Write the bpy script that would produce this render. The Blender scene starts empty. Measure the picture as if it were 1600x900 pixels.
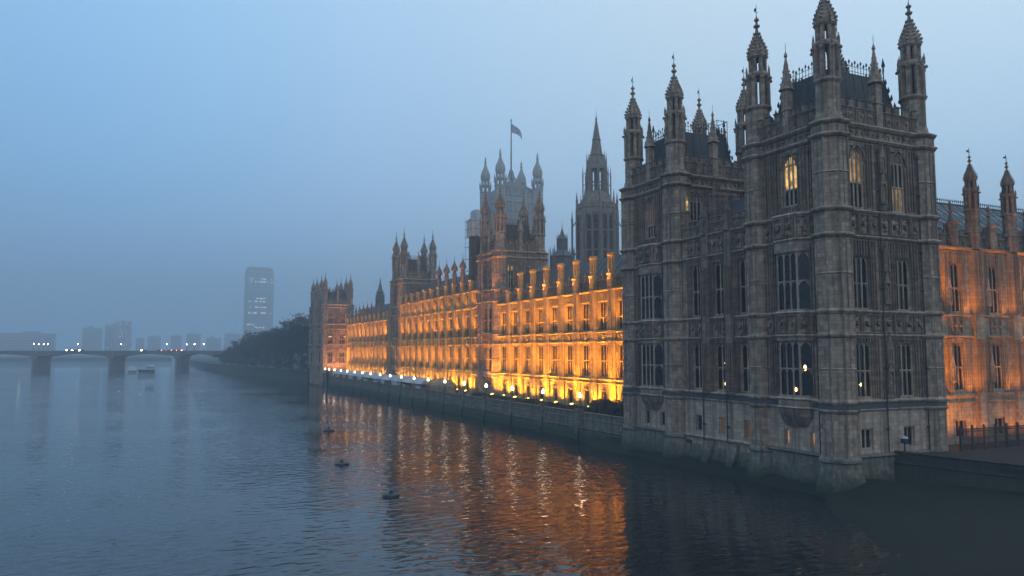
import bpy, math, random
from math import sin, cos, pi, radians, sqrt, atan2
from mathutils import Vector, noise as mnoise
R = random.Random(7)

# ------------------------------------------------------------------ camera, world, sun, exposure
scn = bpy.context.scene
COL = scn.collection
cam_d = bpy.data.cameras.new("camera")
cam = bpy.data.objects.new("camera", cam_d)
COL.objects.link(cam)
cam.location = (0, 0, 13.8)
cam.rotation_euler = (radians(90 + 4.776), 0, radians(-25.02))
cam_d.sensor_width = 36.0
cam_d.lens = 36.0 * 1185 / 1600
cam_d.clip_start = 0.5
cam_d.clip_end = 9000
scn.camera = cam

world = bpy.data.worlds.new("World")
scn.world = world
world.use_nodes = True
wt = world.node_tree
wt.nodes.clear()
def wn(t, **kw):
    n = wt.nodes.new(t)
    for k, v in kw.items():
        setattr(n, k, v)
    return n
w_out = wn('ShaderNodeOutputWorld')
w_bg = wn('ShaderNodeBackground')
w_sky = wn('ShaderNodeTexSky', sky_type='NISHITA', sun_disc=False)
SUN_EL, SUN_AZ = 2.0, 250.0            # low winter sun, behind cloud in the south west
w_sky.sun_elevation = radians(SUN_EL)
w_sky.sun_rotation = radians(115)
w_sky.air_density = 1.5
w_sky.dust_density = 4.0
w_sky.ozone_density = 4.0
w_co = wn('ShaderNodeTexCoord')
w_sep = wn('ShaderNodeSeparateXYZ')
wt.links.new(w_co.outputs['Generated'], w_sep.inputs[0])
w_ramp = wn('ShaderNodeValToRGB')       # overcast dusk: blue-grey low down, paler overhead
cr = w_ramp.color_ramp
cr.elements[0].position = 0.0;  cr.elements[0].color = (0.22, 0.37, 0.60, 1)
cr.elements[1].position = 0.75; cr.elements[1].color = (0.42, 0.575, 0.76, 1)
e = cr.elements.new(0.22); e.color = (0.29, 0.46, 0.70, 1)
e = cr.elements.new(0.45); e.color = (0.37, 0.53, 0.735, 1)
wt.links.new(w_sep.outputs['Z'], w_ramp.inputs[0])
w_dot = wn('ShaderNodeVectorMath', operation='DOT_PRODUCT')
wt.links.new(w_co.outputs['Generated'], w_dot.inputs[0])
w_dot.inputs[1].default_value = (cos(radians(-10)), sin(radians(-10)), 0)
w_map = wn('ShaderNodeMapRange')
w_map.inputs['From Min'].default_value = -0.5
w_map.inputs['From Max'].default_value = 0.75
w_map.inputs['To Min'].default_value = 0.62
w_map.inputs['To Max'].default_value = 1.06
wt.links.new(w_dot.outputs['Value'], w_map.inputs['Value'])
w_mul = wn('ShaderNodeVectorMath', operation='SCALE')
wt.links.new(w_ramp.outputs[0], w_mul.inputs[0])
wt.links.new(w_map.outputs[0], w_mul.inputs['Scale'])
w_tint = wn('ShaderNodeMix', data_type='RGBA')            # bluer towards the unlit east
w_mt = wn('ShaderNodeMapRange')
w_mt.inputs['From Min'].default_value = -0.25
w_mt.inputs['From Max'].default_value = 0.45
wt.links.new(w_dot.outputs['Value'], w_mt.inputs['Value'])
wt.links.new(w_mt.outputs[0], w_tint.inputs[0])
w_tint.inputs[6].default_value = (0.74, 0.96, 1.06, 1)
w_tint.inputs[7].default_value = (1.05, 0.93, 0.78, 1)
w_tm = wn('ShaderNodeVectorMath', operation='MULTIPLY')
wt.links.new(w_mul.outputs[0], w_tm.inputs[0]); wt.links.new(w_tint.outputs[2], w_tm.inputs[1])
w_sks = wn('ShaderNodeVectorMath', operation='SCALE')
wt.links.new(w_sky.outputs[0], w_sks.inputs[0])
w_sks.inputs['Scale'].default_value = 0.03
w_add = wn('ShaderNodeVectorMath', operation='ADD')
wt.links.new(w_tm.outputs[0], w_add.inputs[0])
wt.links.new(w_sks.outputs[0], w_add.inputs[1])
wt.links.new(w_add.outputs[0], w_bg.inputs['Color'])
w_bg.inputs['Strength'].default_value = 1.88
wt.links.new(w_bg.outputs[0], w_out.inputs['Surface'])

sun_d = bpy.data.lights.new("sun", 'SUN')
sun_d.energy = 0.42  # soft warm fill added from behind the viewer, lifts the stone
sun_d.angle = radians(50)
sun_d.color = (1.0, 0.84, 0.64)
sun = bpy.data.objects.new("sun", sun_d)
COL.objects.link(sun)
sun.rotation_euler = (radians(62), 0, radians(-38))

scn.view_settings.view_transform = 'Standard'
scn.view_settings.look = 'None'
scn.view_settings.exposure = 0.0
scn.view_settings.gamma = 1.0
scn.view_settings.use_curve_mapping = False
cy = scn.cycles
cy.use_denoising = True
try:
    cy.denoiser = 'OPENIMAGEDENOISE'
except Exception:
    pass
cy.max_bounces = 6
cy.diffuse_bounces = 2
cy.glossy_bounces = 3
cy.transmission_bounces = 2
cy.transparent_max_bounces = 8
cy.volume_bounces = 0
cy.caustics_reflective = False
cy.caustics_refractive = False
cy.sample_clamp_indirect = 4.0

HAZE_DENSITY = 0.00086
FLOOD = 8.5                             # master level of the orange floodlights

# ------------------------------------------------------------------ materials
def mat(name, col, rough=0.8, metal=0.0, emit=None, estr=0.0, noise=0.0, scale=1.0, bump=0.0, spec=None, col2=None):
    m = bpy.data.materials.new(name)
    m.use_nodes = True
    nt = m.node_tree
    b = nt.nodes['Principled BSDF']
    b.inputs['Base Color'].default_value = (*col, 1)
    b.inputs['Roughness'].default_value = rough
    b.inputs['Metallic'].default_value = metal
    if spec is not None:
        b.inputs['Specular IOR Level'].default_value = spec
    if emit:
        b.inputs['Emission Color'].default_value = (*emit, 1)
        b.inputs['Emission Strength'].default_value = estr
    if noise or bump:
        geo = nt.nodes.new('ShaderNodeNewGeometry')
        nz = nt.nodes.new('ShaderNodeTexNoise')
        nz.inputs['Scale'].default_value = scale
        nz.inputs['Detail'].default_value = 5
        nt.links.new(geo.outputs['Position'], nz.inputs['Vector'])
        if noise:
            mx = nt.nodes.new('ShaderNodeMix'); mx.data_type = 'RGBA'
            c2 = col2 or tuple(c * (1 - noise) for c in col)
            mx.inputs[6].default_value = (*c2, 1)
            mx.inputs[7].default_value = (*col, 1)
            rp = nt.nodes.new('ShaderNodeMapRange')
            rp.inputs['From Min'].default_value = 0.35
            rp.inputs['From Max'].default_value = 0.65
            nt.links.new(nz.outputs['Fac'], rp.inputs['Value'])
            nt.links.new(rp.outputs[0], mx.inputs[0])
            nt.links.new(mx.outputs[2], b.inputs['Base Color'])
        if bump:
            bp = nt.nodes.new('ShaderNodeBump')
            bp.inputs['Strength'].default_value = bump
            bp.inputs['Distance'].default_value = 0.05
            nt.links.new(nz.outputs['Fac'], bp.inputs['Height'])
            nt.links.new(bp.outputs[0], b.inputs['Normal'])
    return m

def stone_mat(name, light, dark, soot, algae=False, blotch=0.55):
    """coursed limestone: block-to-block variation, joints, vertical rain streaks, soot blotches"""
    m = bpy.data.materials.new(name)
    m.use_nodes = True
    nt = m.node_tree; N = nt.nodes; L = nt.links
    b = N['Principled BSDF']
    b.inputs['Roughness'].default_value = 0.9
    geo = N.new('ShaderNodeNewGeometry')
    sep = N.new('ShaderNodeSeparateXYZ'); L.new(geo.outputs['Position'], sep.inputs[0])
    cz = N.new('ShaderNodeVectorMath'); cz.operation = 'CROSS_PRODUCT'; cz.inputs[1].default_value = (0, 0, 1)
    L.new(geo.outputs['True Normal'], cz.inputs[0])
    ad = N.new('ShaderNodeVectorMath'); ad.operation = 'DOT_PRODUCT'
    L.new(geo.outputs['Position'], ad.inputs[0]); L.new(cz.outputs[0], ad.inputs[1])
    cmb = N.new('ShaderNodeCombineXYZ')
    L.new(ad.outputs['Value'], cmb.inputs['X']); L.new(sep.outputs['Z'], cmb.inputs['Y'])
    br = N.new('ShaderNodeTexBrick')
    br.inputs['Scale'].default_value = 1.0
    br.inputs['Brick Width'].default_value = 0.95
    br.inputs['Row Height'].default_value = 0.42
    br.inputs['Mortar Size'].default_value = 0.012
    br.inputs['Mortar Smooth'].default_value = 0.3
    br.inputs['Bias'].default_value = 0.0
    br.inputs['Color1'].default_value = (*light, 1)
    br.inputs['Color2'].default_value = (*dark, 1)
    br.inputs['Mortar'].default_value = (*[c * 0.55 for c in dark], 1)
    L.new(cmb.outputs[0], br.inputs['Vector'])
    # soot blotches
    nz = N.new('ShaderNodeTexNoise'); nz.inputs['Scale'].default_value = 1.3; nz.inputs['Detail'].default_value = 8
    nz.inputs['Roughness'].default_value = 0.65
    L.new(geo.outputs['Position'], nz.inputs['Vector'])
    mr = N.new('ShaderNodeMapRange'); mr.inputs['From Min'].default_value = 0.43; mr.inputs['From Max'].default_value = 0.66
    mr.inputs['To Max'].default_value = blotch
    L.new(nz.outputs['Fac'], mr.inputs['Value'])
    # vertical streaks
    sc = N.new('ShaderNodeVectorMath'); sc.operation = 'MULTIPLY'; sc.inputs[1].default_value = (2.2, 2.2, 0.07)
    L.new(geo.outputs['Position'], sc.inputs[0])
    n2 = N.new('ShaderNodeTexNoise'); n2.inputs['Scale'].default_value = 1.0; n2.inputs['Detail'].default_value = 4
    L.new(sc.outputs[0], n2.inputs['Vector'])
    mr2 = N.new('ShaderNodeMapRange'); mr2.inputs['From Min'].default_value = 0.47; mr2.inputs['From Max'].default_value = 0.68
    mr2.inputs['To Max'].default_value = 0.75
    L.new(n2.outputs['Fac'], mr2.inputs['Value'])
    mx = N.new('ShaderNodeMix'); mx.data_type = 'RGBA'
    L.new(mr.outputs[0], mx.inputs[0]); L.new(br.outputs['Color'], mx.inputs[6]); mx.inputs[7].default_value = (*soot, 1)
    mx2 = N.new('ShaderNodeMix'); mx2.data_type = 'RGBA'
    L.new(mr2.outputs[0], mx2.inputs[0]); L.new(mx.outputs[2], mx2.inputs[6]); mx2.inputs[7].default_value = (*[c * 0.8 for c in soot], 1)
    last = mx2.outputs[2]
    if algae:
        mr3 = N.new('ShaderNodeMapRange'); mr3.inputs['From Min'].default_value = 0.7; mr3.inputs['From Max'].default_value = 2.9
        mr3.inputs['To Min'].default_value = 1.0; mr3.inputs['To Max'].default_value = 0.0
        w = N.new('ShaderNodeMath'); w.operation = 'MULTIPLY_ADD'; w.inputs[1].default_value = -2.2; 
        L.new(nz.outputs['Fac'], w.inputs[0])
        w2 = N.new('ShaderNodeMath'); w2.operation = 'ADD'; w2.inputs[1].default_value = 1.1
        L.new(sep.outputs['Z'], w.inputs[2]); L.new(w.outputs[0], w2.inputs[0])
        L.new(w2.outputs[0], mr3.inputs['Value'])
        mx3 = N.new('ShaderNodeMix'); mx3.data_type = 'RGBA'
        L.new(mr3.outputs[0], mx3.inputs[0]); L.new(last, mx3.inputs[6]); mx3.inputs[7].default_value = (0.022, 0.034, 0.014, 1)
        last = mx3.outputs[2]
    L.new(last, b.inputs['Base Color'])
    n3 = N.new('ShaderNodeTexNoise'); n3.inputs['Scale'].default_value = 5.0; n3.inputs['Detail'].default_value = 6
    L.new(geo.outputs['Position'], n3.inputs['Vector'])
    hh = N.new('ShaderNodeMath'); hh.operation = 'MULTIPLY_ADD'; hh.inputs[1].default_value = -0.5
    L.new(br.outputs['Fac'], hh.inputs[0]); L.new(n3.outputs['Fac'], hh.inputs[2])
    bp = N.new('ShaderNodeBump'); bp.inputs['Strength'].default_value = 0.6; bp.inputs['Distance'].default_value = 0.05
    L.new(hh.outputs[0], bp.inputs['Height']); L.new(bp.outputs[0], b.inputs['Normal'])
    return m

M = {}
M['stone'] = stone_mat('weathered_stone', (0.46, 0.325, 0.235), (0.26, 0.18, 0.128), (0.075, 0.052, 0.04))
M['ashlar'] = stone_mat('pale_ashlar', (0.50, 0.365, 0.27), (0.36, 0.26, 0.19), (0.13, 0.095, 0.07), blotch=.4)
M['trim'] = stone_mat('moulded_stone', (0.52, 0.385, 0.28), (0.40, 0.29, 0.21), (0.14, 0.105, 0.08))
M['carved'] = stone_mat('carved_stone', (0.32, 0.22, 0.155), (0.18, 0.122, 0.09), (0.045, 0.032, 0.026))
M['base'] = stone_mat('river_stone', (0.25, 0.205, 0.16), (0.17, 0.138, 0.11), (0.06, 0.05, 0.04), algae=True)
M['wing'] = stone_mat('golden_stone', (0.48, 0.345, 0.15), (0.35, 0.25, 0.105), (0.13, 0.09, 0.042), blotch=.4)
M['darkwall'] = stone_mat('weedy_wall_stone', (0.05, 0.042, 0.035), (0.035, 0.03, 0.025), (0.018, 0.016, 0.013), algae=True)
M['rangestone'] = stone_mat('garden_front_stone', (0.46, 0.325, 0.22), (0.31, 0.215, 0.145), (0.10, 0.07, 0.05), blotch=.45)
M['paving'] = mat('paving', (0.22, 0.19, 0.16), 0.9, noise=0.3, scale=1.5)
M['glass'] = mat('window_glass', (0.010, 0.011, 0.014), 0.16, noise=0.5, scale=1.4, spec=0.28, bump=0.35)
M['slate'] = mat('dark_roof', (0.035, 0.037, 0.042), 0.55, noise=0.4, scale=2.0, bump=0.3)
M['paleslate'] = mat('pale_roof', (0.17, 0.19, 0.21), 0.6, noise=0.35, scale=1.3, bump=0.3)
M['iron'] = mat('cast_iron', (0.02, 0.02, 0.022), 0.6)
M['lead'] = mat('lead', (0.10, 0.105, 0.115), 0.6, noise=0.3, scale=1.0)
M['lead_dark'] = mat('weathered_lead', (0.045, 0.045, 0.05), 0.7, noise=0.4, scale=1.2)
M['greystone'] = stone_mat('tower_stone', (0.40, 0.36, 0.31), (0.32, 0.285, 0.245), (0.16, 0.14, 0.12))
M['spirestone'] = stone_mat('spire_stone', (0.27, 0.215, 0.175), (0.20, 0.16, 0.13), (0.09, 0.07, 0.06))
M['sheet'] = mat('scaffold_sheet', (0.50, 0.52, 0.53), 0.8, noise=0.25, scale=0.6)
M['canvas'] = mat('canvas', (0.42, 0.43, 0.45), 0.8, noise=0.15, scale=0.8)
M['tancanvas'] = mat('tan_canvas', (0.28, 0.19, 0.10), 0.8, noise=0.2, scale=0.8)
M['black'] = mat('black_paint', (0.015, 0.015, 0.016), 0.5)
M['mud'] = mat('mud', (0.008, 0.0085, 0.006), 0.85, noise=0.5, scale=0.8, bump=0.8, col2=(0.005, 0.008, 0.002), spec=0.3)
M['soil'] = mat('lawn', (0.012, 0.014, 0.008), 0.95, noise=0.4, scale=0.5)
M['hedge'] = mat('hedge_leaf', (0.055, 0.045, 0.03), 0.7, noise=0.5, scale=0.9)
M['bark'] = mat('bark', (0.05, 0.042, 0.035), 0.9, noise=0.3, scale=2)
M['leaf'] = mat('plane_foliage', (0.035, 0.036, 0.032), 0.85, noise=0.5, scale=0.3)
M['white'] = mat('white_paint', (0.7, 0.7, 0.7), 0.5)
M['fogged_concrete'] = mat('fogged_concrete', (0.5, 0.5, 0.5), 0.85, noise=0.2, scale=0.1)  # paled towards the fog: haze put into the far buildings' colour
M['fogged_glass'] = mat('fogged_curtain_glass', (0.3, 0.31, 0.32), 0.5, noise=0.3, scale=0.15)  # far glazing, also lightened so its colour carries some haze
M['bridgepaint'] = mat('bridge_paint', (0.17, 0.15, 0.15), 0.6, noise=0.2, scale=0.4)
M['globe'] = mat('lit_globe', (1, 0.95, 0.85), 0.5, emit=(1.0, 0.86, 0.62), estr=6)
M['floodlens'] = mat('lit_flood_lens', (1, 0.8, 0.3), 0.5, emit=(1.0, 0.62, 0.12), estr=7)
M['lampwarm'] = mat('lit_lamp', (1, 0.8, 0.4), 0.5, emit=(1.0, 0.68, 0.25), estr=7)
M['faintpane'] = mat('faint_lit_pane', (0.1, 0.07, 0.04), 0.4, emit=(1.0, 0.42, 0.16), estr=0.06)
M['litpane'] = mat('lit_pane', (0.3, 0.2, 0.08), 0.4, emit=(1.0, 0.62, 0.19), estr=.75)
M['dimpane'] = mat('dim_lit_pane', (0.2, 0.14, 0.07), 0.4, emit=(1.0, 0.55, 0.2), estr=0.3)
M['officelit'] = mat('lit_office', (0.5, 0.5, 0.5), 0.5, emit=(1.0, 0.93, 0.85), estr=1.3)
M['headlight'] = mat('lit_headlight', (1, 1, 1), 0.5, emit=(1.0, 0.78, 0.6), estr=60)
M['taillight'] = mat('lit_taillight', (1, 0.2, 0.1), 0.5, emit=(1.0, 0.25, 0.15), estr=18)
M['streetlit'] = mat('lit_street_lamp', (1, 1, 1), 0.5, emit=(1.0, 0.72, 0.5), estr=40)
M['flagcloth'] = mat('flag_cloth', (0.10, 0.13, 0.28), 0.8, noise=0.6, scale=0.6, col2=(0.45, 0.4, 0.42))

# lit glass gets uneven brightness (rooms are not evenly lit)
for k in ('litpane', 'dimpane'):
    nt = M[k].node_tree; b = nt.nodes['Principled BSDF']
    geo = nt.nodes.new('ShaderNodeNewGeometry'); nz = nt.nodes.new('ShaderNodeTexNoise')
    nz.inputs['Scale'].default_value = 1.1; nt.links.new(geo.outputs['Position'], nz.inputs['Vector'])
    mr = nt.nodes.new('ShaderNodeMapRange'); mr.inputs['From Min'].default_value = 0.35; mr.inputs['From Max'].default_value = 0.65
    mr.inputs['To Min'].default_value = 0.25 * b.inputs['Emission Strength'].default_value
    mr.inputs['To Max'].default_value = 1.5 * b.inputs['Emission Strength'].default_value
    nt.links.new(nz.outputs['Fac'], mr.inputs['Value']); nt.links.new(mr.outputs[0], b.inputs['Emission Strength'])

# ------------------------------------------------------------------ mesh builder
class Face:
    """a wall plane: u along it, v outwards, z up"""
    def __init__(s, o, u, n): s.o = o; s.u = u; s.n = n
    def __call__(s, u, v, z): return (s.o[0] + s.u[0] * u + s.n[0] * v, s.o[1] + s.u[1] * u + s.n[1] * v, z)
def FE(x): return Face((x, 0), (0, 1), (-1, 0))      # looks to the river
def FN(y): return Face((0, y), (1, 0), (0, -1))      # looks to the bridge
def FS(y): return Face((0, y), (1, 0), (0, 1))
def FW(x): return Face((x, 0), (0, 1), (1, 0))
def ID(u, v, z): return (u, v, z)

class Courses:
    """every string course becomes a part of its own"""
    def __init__(s): s.p = []
    def course(s, *a, **k):
        m_ = MB(); m_.course(*a, **k); s.p.append(m_)
    def loft(s, *a, **k):
        m_ = MB(); m_.loft(*a, **k); s.p.append(m_)
    def build(s, name, m_, parent):
        for q in s.p: q.build(name, m_, parent)

class MB:
    def __init__(s): s.v = []; s.f = []; s.m = []
    def poly(s, pts, mi=0):
        i = len(s.v); s.v += [tuple(p) for p in pts]; s.f.append(tuple(range(i, i + len(pts)))); s.m.append(mi)
    def box(s, T, u0, u1, v0, v1, z0, z1, mi=0):
        i = len(s.v)
        s.v += [T(u, v, z) for z in (z0, z1) for (u, v) in ((u0, v0), (u1, v0), (u1, v1), (u0, v1))]
        for q in ((0, 3, 2, 1), (4, 5, 6, 7), (0, 1, 5, 4), (1, 2, 6, 5), (2, 3, 7, 6), (3, 0, 4, 7)):
            s.f.append(tuple(i + k for k in q)); s.m.append(mi)
    def loft(s, rings, mi=0, cap=True):
        n = len(rings[0]); i = len(s.v)
        for r in rings: s.v += [tuple(p) for p in r]
        for k in range(len(rings) - 1):
            for j in range(n):
                a = i + k * n + j; b = i + k * n + (j + 1) % n
                s.f.append((a, b, b + n, a + n)); s.m.append(mi)
        if cap:
            s.f.append(tuple(i + j for j in range(n))[::-1]); s.m.append(mi)
            t = i + (len(rings) - 1) * n
            s.f.append(tuple(t + j for j in range(n))); s.m.append(mi)
    def lathe(s, cx, cy, prof, n=8, rot=pi / 8, mi=0, cap=True):
        s.loft([[(cx + r * cos(rot + 2 * pi * j / n), cy + r * sin(rot + 2 * pi * j / n), z) for j in range(n)] for r, z in prof], mi, cap)
    def extr(s, T, poly, v0, v1, mi=0):
        """poly of (u,z) points pushed from v0 to v1"""
        s.loft([[T(u, v0, z) for u, z in poly], [T(u, v1, z) for u, z in poly]], mi)
    def course(s, T, u0, u1, z0, z1, p, mi=0, v=0.0):
        """string course: weathered top, undercut below"""
        h = z1 - z0
        pr = [(v, z0), (v + p * 0.55, z0 + h * 0.12), (v + p, z0 + h * 0.5), (v + p, z0 + h * 0.72), (v, z1)]
        s.loft([[T(u, vv, z) for vv, z in pr] for u in (u0, u1)], mi)
    def wall(s, T, u0, u1, z0, z1, ops=(), d=0.44, mi=0, v=0.0):
        us = sorted({u0, u1, *[o[0] for o in ops], *[o[1] for o in ops]})
        zs = sorted({z0, z1, *[o[2] for o in ops], *[o[3] for o in ops]})
        us = [a for a in us if u0 <= a <= u1]; zs = [a for a in zs if z0 <= a <= z1]
        for a, b in zip(us, us[1:]):
            for c, e in zip(zs, zs[1:]):
                mu, mz = (a + b) / 2, (c + e) / 2
                if any(o[0] < mu < o[1] and o[2] < mz < o[3] for o in ops): continue
                s.poly([T(a, v, c), T(b, v, c), T(b, v, e), T(a, v, e)], mi)
        for a, b, c, e in ops:
            if not (z0 <= (c + e) / 2 <= z1): continue
            for q in (((a, c), (b, c)), ((b, c), (b, e)), ((b, e), (a, e)), ((a, e), (a, c))):
                (p1, q1), (p2, q2) = q
                s.poly([T(p1, v, q1), T(p2, v, q2), T(p2, v - d, q2), T(p1, v - d, q1)], mi)
    def ribs(s, T, u0, u1, z0, z1, step=0.45, p=0.2, w=0.09, mi=0, v=0.0):
        n = max(1, round((u1 - u0) / step))
        for k in range(n + 1):
            u = u0 + (u1 - u0) * k / n
            s.box(T, u - w / 2, u + w / 2, v - 0.01, v + p, z0, z1, mi)
        for k in range(n):           # little pointed heads
            a = u0 + (u1 - u0) * k / n + w / 2; b = u0 + (u1 - u0) * (k + 1) / n - w / 2; m_ = (a + b) / 2
            hh = (b - a) * 0.9
            s.extr(T, [(a, z1 - hh), (m_, z1), (a, z1)], v - 0.01, v + p * 0.9, mi)
            s.extr(T, [(b, z1 - hh), (b, z1), (m_, z1)], v - 0.01, v + p * 0.9, mi)
    def carve(s, T, u0, u1, z0, z1, n, p=0.16, mi=0, v=0.0, rnd=R):
        """relief carving: shield in the middle with lumps of foliage and figures round it"""
        m_ = (u0 + u1) / 2; zm = (z0 + z1) / 2; w = (u1 - u0); h = (z1 - z0)
        a = min(w * 0.2, h * 0.28)
        s.extr(T, [(m_ - a, zm + a), (m_ - a, zm - a * 0.2), (m_, zm - a * 1.2), (m_ + a, zm - a * 0.2), (m_ + a, zm + a)], v - 0.02, v + p, mi)
        for _ in range(n):
            u = rnd.uniform(u0, u1); z = rnd.uniform(z0, z1); r = rnd.uniform(0.07, 0.17); q = rnd.uniform(0.4, 1.0) * p
            u = min(max(u, u0 + r), u1 - r); z = min(max(z, z0 + r), z1 - r)
            k = rnd.uniform(0, 1.5)
            ring = [(u + r * cos(k + t * pi / 2.5), z + r * 1.2 * sin(k + t * pi / 2.5)) for t in range(5)]
            i = len(s.v); s.v += [T(a_, v - 0.02, b_) for a_, b_ in ring] + [T(u, v + q, z)]
            for t in range(5): s.f.append((i + t, i + (t + 1) % 5, i + 5)); s.m.append(mi)
    def frame(s, T, u0, u1, z0, z1, p=0.09, w=0.1, mi=0, v=0.0):
        s.box(T, u0, u0 + w, v - 0.01, v + p, z0, z1, mi); s.box(T, u1 - w, u1, v - 0.01, v + p, z0, z1, mi)
        s.box(T, u0 + w, u1 - w, v - 0.01, v + p, z0, z0 + w, mi); s.box(T, u0 + w, u1 - w, v - 0.01, v + p, z1 - w, z1, mi)
    def tube(s, pts, r, n=5, mi=0):
        rings = []
        for k, p in enumerate(pts):
            p = Vector(p); a = Vector(pts[max(k - 1, 0)]); b = Vector(pts[min(k + 1, len(pts) - 1)])
            d = (b - a).normalized(); x = d.cross(Vector((0.31, 0.17, 0.93))).normalized(); y = d.cross(x)
            rr = r[k] if isinstance(r, (list, tuple)) else r
            rings.append([p + (x * cos(2 * pi * j / n) + y * sin(2 * pi * j / n)) * rr for j in range(n)])
        s.loft(rings, mi)
    def mesh(s, name, mats, off=(0, 0, 0)):
        me = bpy.data.meshes.new(name)
        ox, oy, oz = off
        me.from_pydata([(x - ox, y - oy, z - oz) for x, y, z in s.v], [], s.f)
        for m_ in (mats if isinstance(mats, (list, tuple)) else [mats]): me.materials.append(m_)
        if any(s.m): me.polygons.foreach_set('material_index', s.m)
        me.validate(); me.update()
        return me
    def build(s, name, mats, parent=None, label=None, root=None):
        off = world_loc(parent)
        o = bpy.data.objects.new(name, s.mesh(name, mats, off))
        COL.objects.link(o)
        if parent is not None: o.parent = parent
        if label: o['label'] = label
        return o

LOCS = {}
def world_loc(o):
    v = Vector((0, 0, 0))
    while o is not None:
        v += Vector(o.location); o = o.parent
    return v
def thing(name, label, cat, loc=(0, 0, 0), group=None):
    o = bpy.data.objects.new(name, None); COL.objects.link(o)
    o.empty_display_size = 0.5
    o.location = loc; o['label'] = label; o['category'] = cat
    if group: o['group'] = group
    return o
def tag(o, label, cat, group=None):
    o['label'] = label; o['category'] = cat
    if group: o['group'] = group
    return o
def kind(o, k='structure', label=None, cat=None):
    o['kind'] = k
    if label: o['label'] = label
    if cat: o['category'] = cat
    return o
def place(me, name, parent, loc, rz=0.0, label=None):
    o = bpy.data.objects.new(name, me); COL.objects.link(o)
    o.parent = parent
    o.location = Vector(loc) - world_loc(parent); o.rotation_euler.z = rz
    if label: o['label'] = label
    return o

# ------------------------------------------------------------------ windows
WC = {}
def pointed(mb, T, a, b, zt, hh, v0, v1):
    m_ = (a + b) / 2
    L1 = [(a, zt - hh), (a + (b - a) * 0.06, zt - hh * 0.55), (a + (b - a) * 0.24, zt - hh * 0.18), (m_, zt), (a, zt)]
    mb.extr(T, L1, v0, v1)
    mb.extr(T, [(a + b - u, z) for u, z in L1][::-1], v0, v1)
def window_mesh(w, h, lights, trans, arch, shallow=False):
    k = (w, h, lights, tuple(trans), arch, shallow)
    if k in WC: return WC[k]
    fr = MB(); T = lambda u, v, z: (u, -v, z)        # local: x along the wall, +y into the wall
    t = min(0.13, w / lights * 0.17) if not arch else min(.19, w / lights * .27); v0, v1 = (-0.3, -0.2) if shallow else (-0.36, -0.22); dp = .3 if shallow else .38
    fr.box(T, -w / 2, -w / 2 + t, v0, v1, 0, h); fr.box(T, w / 2 - t, w / 2, v0, v1, 0, h)
    fr.box(T, -w / 2 + t, w / 2 - t, v0, v1 + 0.1, 0, t); fr.box(T, -w / 2 + t, w / 2 - t, v0, v1, h - t, h)
    inner = w - 2 * t; zt_arch = h - t - inner * 0.55 if arch else h - t
    for j in range(1, lights):
        u = -w / 2 + t + inner * j / lights
        fr.box(T, u - t / 2, u + t / 2, v0, v1 - 0.02, t, h - t)
    tiers = [t] + list(trans) + [zt_arch]
    for z in trans: fr.box(T, -w / 2 + t, w / 2 - t, v0, v1 + 0.03, z - t * 0.45, z + t * 0.45)
    if arch: fr.box(T, -w / 2 + t, w / 2 - t, v0, v1 - 0.05, zt_arch - t * 0.3, zt_arch + t * 0.3)
    for zt in (list(trans) + [zt_arch] if h > 2.6 or arch else []):
        for j in range(lights):
            a = -w / 2 + t + inner * j / lights + t * 0.4; b = a + inner / lights - t * 0.8
            pointed(fr, T, a, b, zt - t * 0.4, (b - a) * 0.85, v0 + 0.05, v1 - 0.05)
    if arch:
        pointed(fr, T, -w / 2 + t, w / 2 - t, h - t, inner * 0.62, v0 + 0.02, v1 + 0.02)
        for j in range(lights * 2 - 1):
            u = -w / 2 + t + inner * (j + 1) / (lights * 2)
            fr.box(T, u - t * 0.25, u + t * 0.25, v0 + 0.02, v1 - 0.06, zt_arch, h - t)
    pn = MB(); pn.poly([(-w / 2, dp, 0), (w / 2, dp, 0), (w / 2, dp, h), (-w / 2, dp, h)])
    WC[k] = (fr, pn, {})
    return WC[k]
def window(parent, loc, rz, w, h, lights=3, trans=(), arch=False, stone='trim', pane='glass', label=None):
    if isinstance(pane, tuple):                      # lower lights, upper lights
        fr, pn, cache = window_mesh(w, h, lights, trans, arch)
        if stone not in cache: cache[stone] = fr.mesh('window', M[stone])
        o = place(cache[stone], 'window', parent, loc, rz, label); zt = trans[0]
        for mk_, a, b_ in ((pane[0], 0, zt), (pane[1], zt, h)):
            q = MB(); q.poly([(-w / 2, .38, a), (w / 2, .38, a), (w / 2, .38, b_), (-w / 2, .38, b_)])
            p = bpy.data.objects.new('pane', q.mesh('pane', M[mk_])); COL.objects.link(p); p.parent = o
        return o
    fr, pn, cache = window_mesh(w, h, lights, trans, arch, stone == 'wing')
    if stone not in cache: cache[stone] = fr.mesh('window', M[stone])
    if 'p' + pane not in cache: cache['p' + pane] = pn.mesh('pane', M[pane])
    o = place(cache[stone], 'window', parent, loc, rz, label)
    p = bpy.data.objects.new('pane', cache['p' + pane]); COL.objects.link(p); p.parent = o
    return o
RZ_E, RZ_N, RZ_S, RZ_W = -pi / 2, 0.0, pi, pi / 2

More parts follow.
